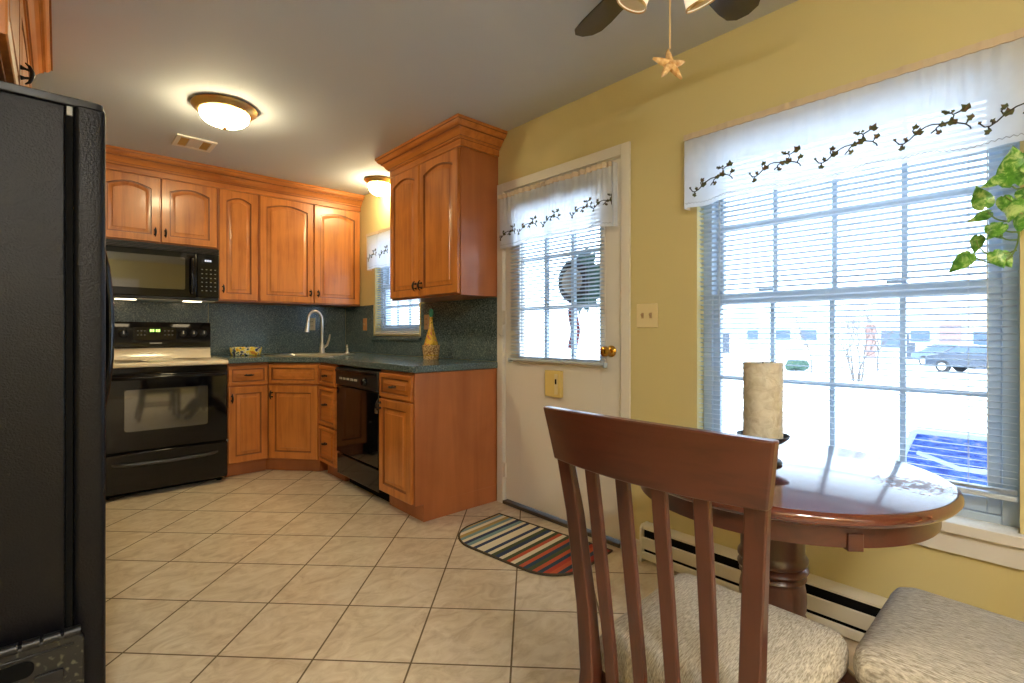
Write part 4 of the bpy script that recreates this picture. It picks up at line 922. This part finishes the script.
LEAVES = [((1014,183),(1013,146),.0,2.00),((1003,176),(988,184),.0,1.98),((985,207),(976,186),.1,2.03),((990,212),(983,215),.2,2.02),((1003,197),(1006,213),.2,1.97),((1016,200),(1008,222),.1,1.96),((1018,172),(1026,150),.1,2.02),
 ((990,225),(1000,236),.1,1.99),((1003,224),(988,238),0,1.97),((978,236),(974,252),.1,2.02),((970,254),(949,272),0,1.99),((993,252),(1004,268),0,1.98),((1000,253),(1004,258),.1,2.0),((1022,215),(1018,232),.1,1.98),((1021,190),(1030,200),0,2.0),((1024,165),(1040,170),0,1.99),((1030,200),(1042,222),0,1.97)]
for (a, b, tw, X) in LEAVES:
    A_, B_ = pt(*a, X), pt(*b, X); d = B_-A_; L_ = d.length
    nr = Vector((-.72, .10+tw, .55+random.uniform(-.25,.25))); heart(A_, d, nr, max(L_, .05)*1.02, lv)
for path, X in (([(1032,195),(1020,222),(1018,245),(1008,262),(990,264),(972,256)],1.99),([(1028,200),(1012,222),(996,220),(988,212)],1.99),([(1020,232),(1006,232),(1002,226)],1.975),([(1019,240),(1004,240),(998,232),(1000,222)],1.985),([(1030,185),(1018,190),(1012,186)],1.98),([(1032,190),(1016,205),(1006,196)],1.965),([(1017,250),(1006,254),(996,250)],1.985),([(1013,256),(1000,262),(980,250),(976,240)],1.99)):
    pts = [pt(u, v, X) for u, v in path]
    if path[0][0] > 1026: pts = [Vector((-.02,.03,.125)), Vector((-.03,.085,.135))] + pts
    # smooth by midpoint subdivision
    for _ in range(2):
        q = [pts[0]]
        for i in range(len(pts)-1): q += [pts[i].lerp(pts[i+1], .25), pts[i].lerp(pts[i+1], .75)]
        pts = q+[pts[-1]]
    sv.tube(pts, .0022, 6)
lv.build('leaves', leafm, t, smooth=60, fix=False); sv.build('vines', stemm, t)

# ------------------------------------------------------------------ outside: porch, wreath, yard, houses, cars, trees
p = MB().box(XR+TW+.005, 4.4, -1.2, 5.2, -.34, -.19).build('porch_slab', concrete, bevel=.01); struct(p, 'pale porch slab outside the windows and door', 'porch')
g = MB()
gn = 24; gx0, gx1, gy0_, gy1_ = XR+.4, 130, -60, 120
gv = []; gf = []
for i in range(gn+1):
    for j in range(gn+1):
        x = gx0+(gx1-gx0)*(i/gn)**2; y = gy0_+(gy1_-gy0_)*j/gn
        z = -.32-.70*min(1, max(0, (x-4)/18)) + .04*mnoise.noise(Vector((x*.2,y*.2,0))); gv.append((x,y,z))
for i in range(gn):
    for j in range(gn): a = i*(gn+1)+j; gf.append((a,a+gn+1,a+gn+2,a+1))
g.add(gv, gf); o = g.build('ground', snow, smooth=180); struct(o, 'snow-covered yard outside the window', 'ground')
# wreath on the outside of the door glass
t = thing('wreath', 'dark wreath hanging outside the entry door glass', 'wreath', (XR+.13, 1.935, 1.43))
mb = MB(); ring_ = [(0, .095*math.cos(a), .095*math.sin(a)) for a in [2*PI*i/32 for i in range(33)]]; mb.tube(ring_, .048, 10)
mb.build('twig_ring', wreathm, t)
mb = MB(); M = Matrix.Translation((-.050, .005, -.005)) @ Matrix.Rotation(PI/2, 4, 'Y'); mb.lathe([(.001,-.004),(.074,-.004),(.078,.0),(.074,.006),(.001,.006)], M=M, n=32); tag(mb.build('straw_disc', hatm, t), 'round brown straw disc')
mb = MB(); rd = random.Random(5)
for i in range(80):
    a = rd.uniform(-1.35, 1.25); r = rd.uniform(.09,.15)
    y, z = -r*math.cos(a), r*math.sin(a); c_ = Vector((rd.uniform(-.05,.03), y, z)); dr_ = Vector((rd.uniform(-.4,.4), -math.cos(a)+rd.uniform(-.6,.6), math.sin(a)+rd.uniform(-.6,.6)))
    heart(c_, dr_, Vector((-1, rd.uniform(-.4,.4), rd.uniform(-.4,.4))), rd.uniform(.045,.075), mb)
mb.build('leaf_sprays', wleaf, t, smooth=60, fix=False)
mb = MB()
for y in (-.02, .03):
    ls = [[(-.03,y-.012+.01*math.sin(z*30),-.14-z),(-.03,y+.012+.01*math.sin(z*30),-.14-z),(-.028,y+.012+.01*math.sin(z*30),-.14-z),(-.028,y-.012+.01*math.sin(z*30),-.14-z)] for z in [i*.02 for i in range(14)]]
    mb.loops(ls)
mb.build('ribbon_tails', ribbonm, t)
mb = MB(); mb.tube([(-.02,0,.16),(-.05,0,.30),(-.075,0,.47),(-.0815,0,.475)], .0025, 6); mb.build('hanger', iron, t)
# patio sling chair
t = thing('patio_chair', 'blue sling patio chair with white tube frame outside the window', 'patio chair', (3.30, .235, -.19))
mb = MB(); ls = []
for q in range(13):
    s = q/12; x = .10-.26*s; z = .40+.42*s; sag = .0
    ls.append([(x, -.33, z), (x, .41-.16*s, z), (x+.006, .41-.16*s, z+.004), (x+.006, -.33, z+.004)])
mb.loops(ls); mb.build('sling_back', slingm, t)
mb = MB(); mb.loops([[(.11+x,-.33,.395-.02*math.sin(x*6)),(.11+x,.41,.395-.02*math.sin(x*6)),(.11+x,.41,.402-.02*math.sin(x*6)),(.11+x,-.33,.402-.02*math.sin(x*6))] for x in [i*.05 for i in range(11)]]); mb.build('sling_seat', slingm, t)
MB().tube([(.10,-.35,0),(.10,-.35,.40),(-.17,-.35,.83),(-.18,-.33,.84),(-.18,.23,.84),(-.17,.25,.83),(.10,.43,.40),(.10,.43,0)], .016, 8).build('back_frame', vinyl, t)
MB().tube([(.62,-.35,0),(.62,-.35,.40),(.10,-.35,.41)], .016, 8).build('side_frame', vinyl, t); MB().tube([(.62,.43,0),(.62,.43,.40),(.10,.43,.41)], .016, 8).build('side_frame', vinyl, t)
mb = MB(); mb.tube([(-.16,-.30,.72),(-.19,-.1,.69),(-.19,.08,.68),(-.14,.24,.72)], .011, 8); mb.build('hand_rail', vinyl, t)

def wdir(u, D):      # point on the yard at distance D along the sight line of picture column u
    yaw = fyaw; a = Vector((math.sin(yaw)+math.cos(yaw)*(u-504.5)/498.7, math.cos(yaw)-math.sin(yaw)*(u-504.5)/498.7)).normalized(); return a*D
def house(label, c, rz, w, d, h, wins, brick, rise=2.0):
    t = thing('house', label, 'house', (c[0], c[1], -1.1), rz)          # front faces -x
    MB().box(0, d, -w/2, w/2, 0, h).build('walls', siding, t)
    mb = MB(); mb.prism([(-.5,h),(d+.5,h),(d/2,h+rise)], -w/2-.4, w/2+.4, 'y'); mb.build('roof', roofm, t)
    for y, z, ww, hh in wins:
        fr_ = MB().box(-.06, .02, y-ww/2-.08, y+ww/2+.08, z-.08, z+hh+.08).build('window', vinyl, t)
        mb = MB().box(-.09, -.061, y-ww/2, y+ww/2, z, z+hh); mb.build('pane', winm, fr_)
    for y, ww, z1 in brick: MB().box(-.18, 0.0, y-ww/2, y+ww/2, 0, z1).build('brick_panel', brickm, t)
    MB().box(-.05, .02, 1.2, 2.2, .1, 2.2).build('front_door', card, t)
    return t
c_ = wdir(742, 58); house('long pale house with a row of windows across the snow', c_, math.radians(20), 13.4, 8, 3.0, [(-6,1.5,1.3,1.0),(-3.6,1.5,1.6,1.0),(-1,1.5,1.0,1.0),(4,1.5,1.6,1.0),(5.9,1.5,1.0,1.0)], [])
c_ = wdir(935, 52); house('pale house with two pink brick piers behind parked cars', c_, math.radians(6), 12.4, 8, 3.6, [(2.8,1.0,1.2,1.4),(.9,1.5,1.2,.9),(-3.2,1.3,2.0,1.0)], [(-.9,1.3,2.9),(4.1,.7,2.9),(-4.9,.9,2.9)])
def car(label, c, rz, m):
    t = thing('car', label, 'car', (c[0], c[1], -1.02), rz)
    prof = [(-2.2,.35),(-2.2,.75),(-2.0,.85),(-1.2,.95),(-.6,1.42),(.8,1.45),(1.6,1.0),(2.1,.92),(2.2,.7),(2.2,.35)]
    MB().prism(prof, -.85, .85, 'y').build('body', m, t, bevel=.06)
    for s in (-1, 1):
        mb = MB(); mb.prism([(-1.0,.98),(-.52,1.36),(.72,1.38),(1.3,1.0)], s*.852, s*.866, 'y'); mb.build('side_window', winm, t)
        for x in (-1.35, 1.35):
            mb = MB(); mb.lathe([(.001,-.1),(.32,-.1),(.34,-.06),(.34,.06),(.32,.1),(.001,.1)], n=20, M=Matrix.Translation((x, s*.78, .33)) @ Matrix.Rotation(PI/2, 4, 'X')); wh = mb.build('wheel', tyrem, t)
            mb = MB(); mb.lathe([(.001,-.012),(.2,-.012),(.2,.012),(.001,.012)], n=16, M=Matrix.Translation((x, s*.895, .33)) @ Matrix.Rotation(PI/2, 4, 'X')); mb.build('hubcap', steel, wh)
    return t
car('blue-grey parked car nearer the brick pier outside', wdir(957, 42), math.radians(60), carb)
car('dark parked car overlapping the blue-grey one near the window\'s side frame', wdir(983, 36), math.radians(70), card)
def tree(label, c, H, spread, seed, multi=1):
    t = thing('bare_tree', label, 'tree', (c[0], c[1], -1.02)); rd = random.Random(seed); tr_ = MB(); brn = MB()
    def grow(mb, p, d, L_, r, depth):
        q = [p]; dd = d.copy()
        for i in range(4): dd = (dd+Vector((rd.uniform(-.15,.15),rd.uniform(-.15,.15),rd.uniform(-.05,.1)))).normalized(); q.append(q[-1]+dd*L_/4)
        mb.tube(q, [r*(1-.12*i) for i in range(5)], 5)
        if depth > 0:
            for k in range(3): grow(brn, q[rd.choice((2,3,4))], (dd+Vector((rd.uniform(-1,1),rd.uniform(-1,1),rd.uniform(-.1,.6)))*spread).normalized(), L_*rd.uniform(.5,.75), r*.55, depth-1)
    for k in range(multi):
        a = 2*PI*k/max(1, multi); grow(tr_, Vector((.15*math.cos(a)*(multi>1), .15*math.sin(a)*(multi>1), -.05)), Vector((.25*math.cos(a)*(multi>1),.25*math.sin(a)*(multi>1),1)).normalized(), H, .05*H/2.2 if multi == 1 else .045, 3)
    tr_.build('trunk', barkm, t); brn.build('branches', barkm, t); return t
tree('slender bare tree outside between window bars', wdir(812, 30), 1.9, .7, 3)
tree('bushy multi-stemmed bare tree farther along the snow', wdir(857, 27), 1.6, .6, 9, 5)
tree('bare tree standing beside the brick-pier house', wdir(878, 34), 2.2, .8, 12)
t = thing('evergreen_shrub', 'small green shrub in the snow beside the slender tree', 'shrub', (*wdir(797, 33), -1.05))
mb = MB()
for i in range(9): a = i*.7; mb.ball((.35*math.cos(a)*(i>0), .35*math.sin(a)*(i>0), .25+.08*(i%3)), .24+.05*(i%2), 8, 5)
mb.build('foliage', shrubm, t, smooth=60)
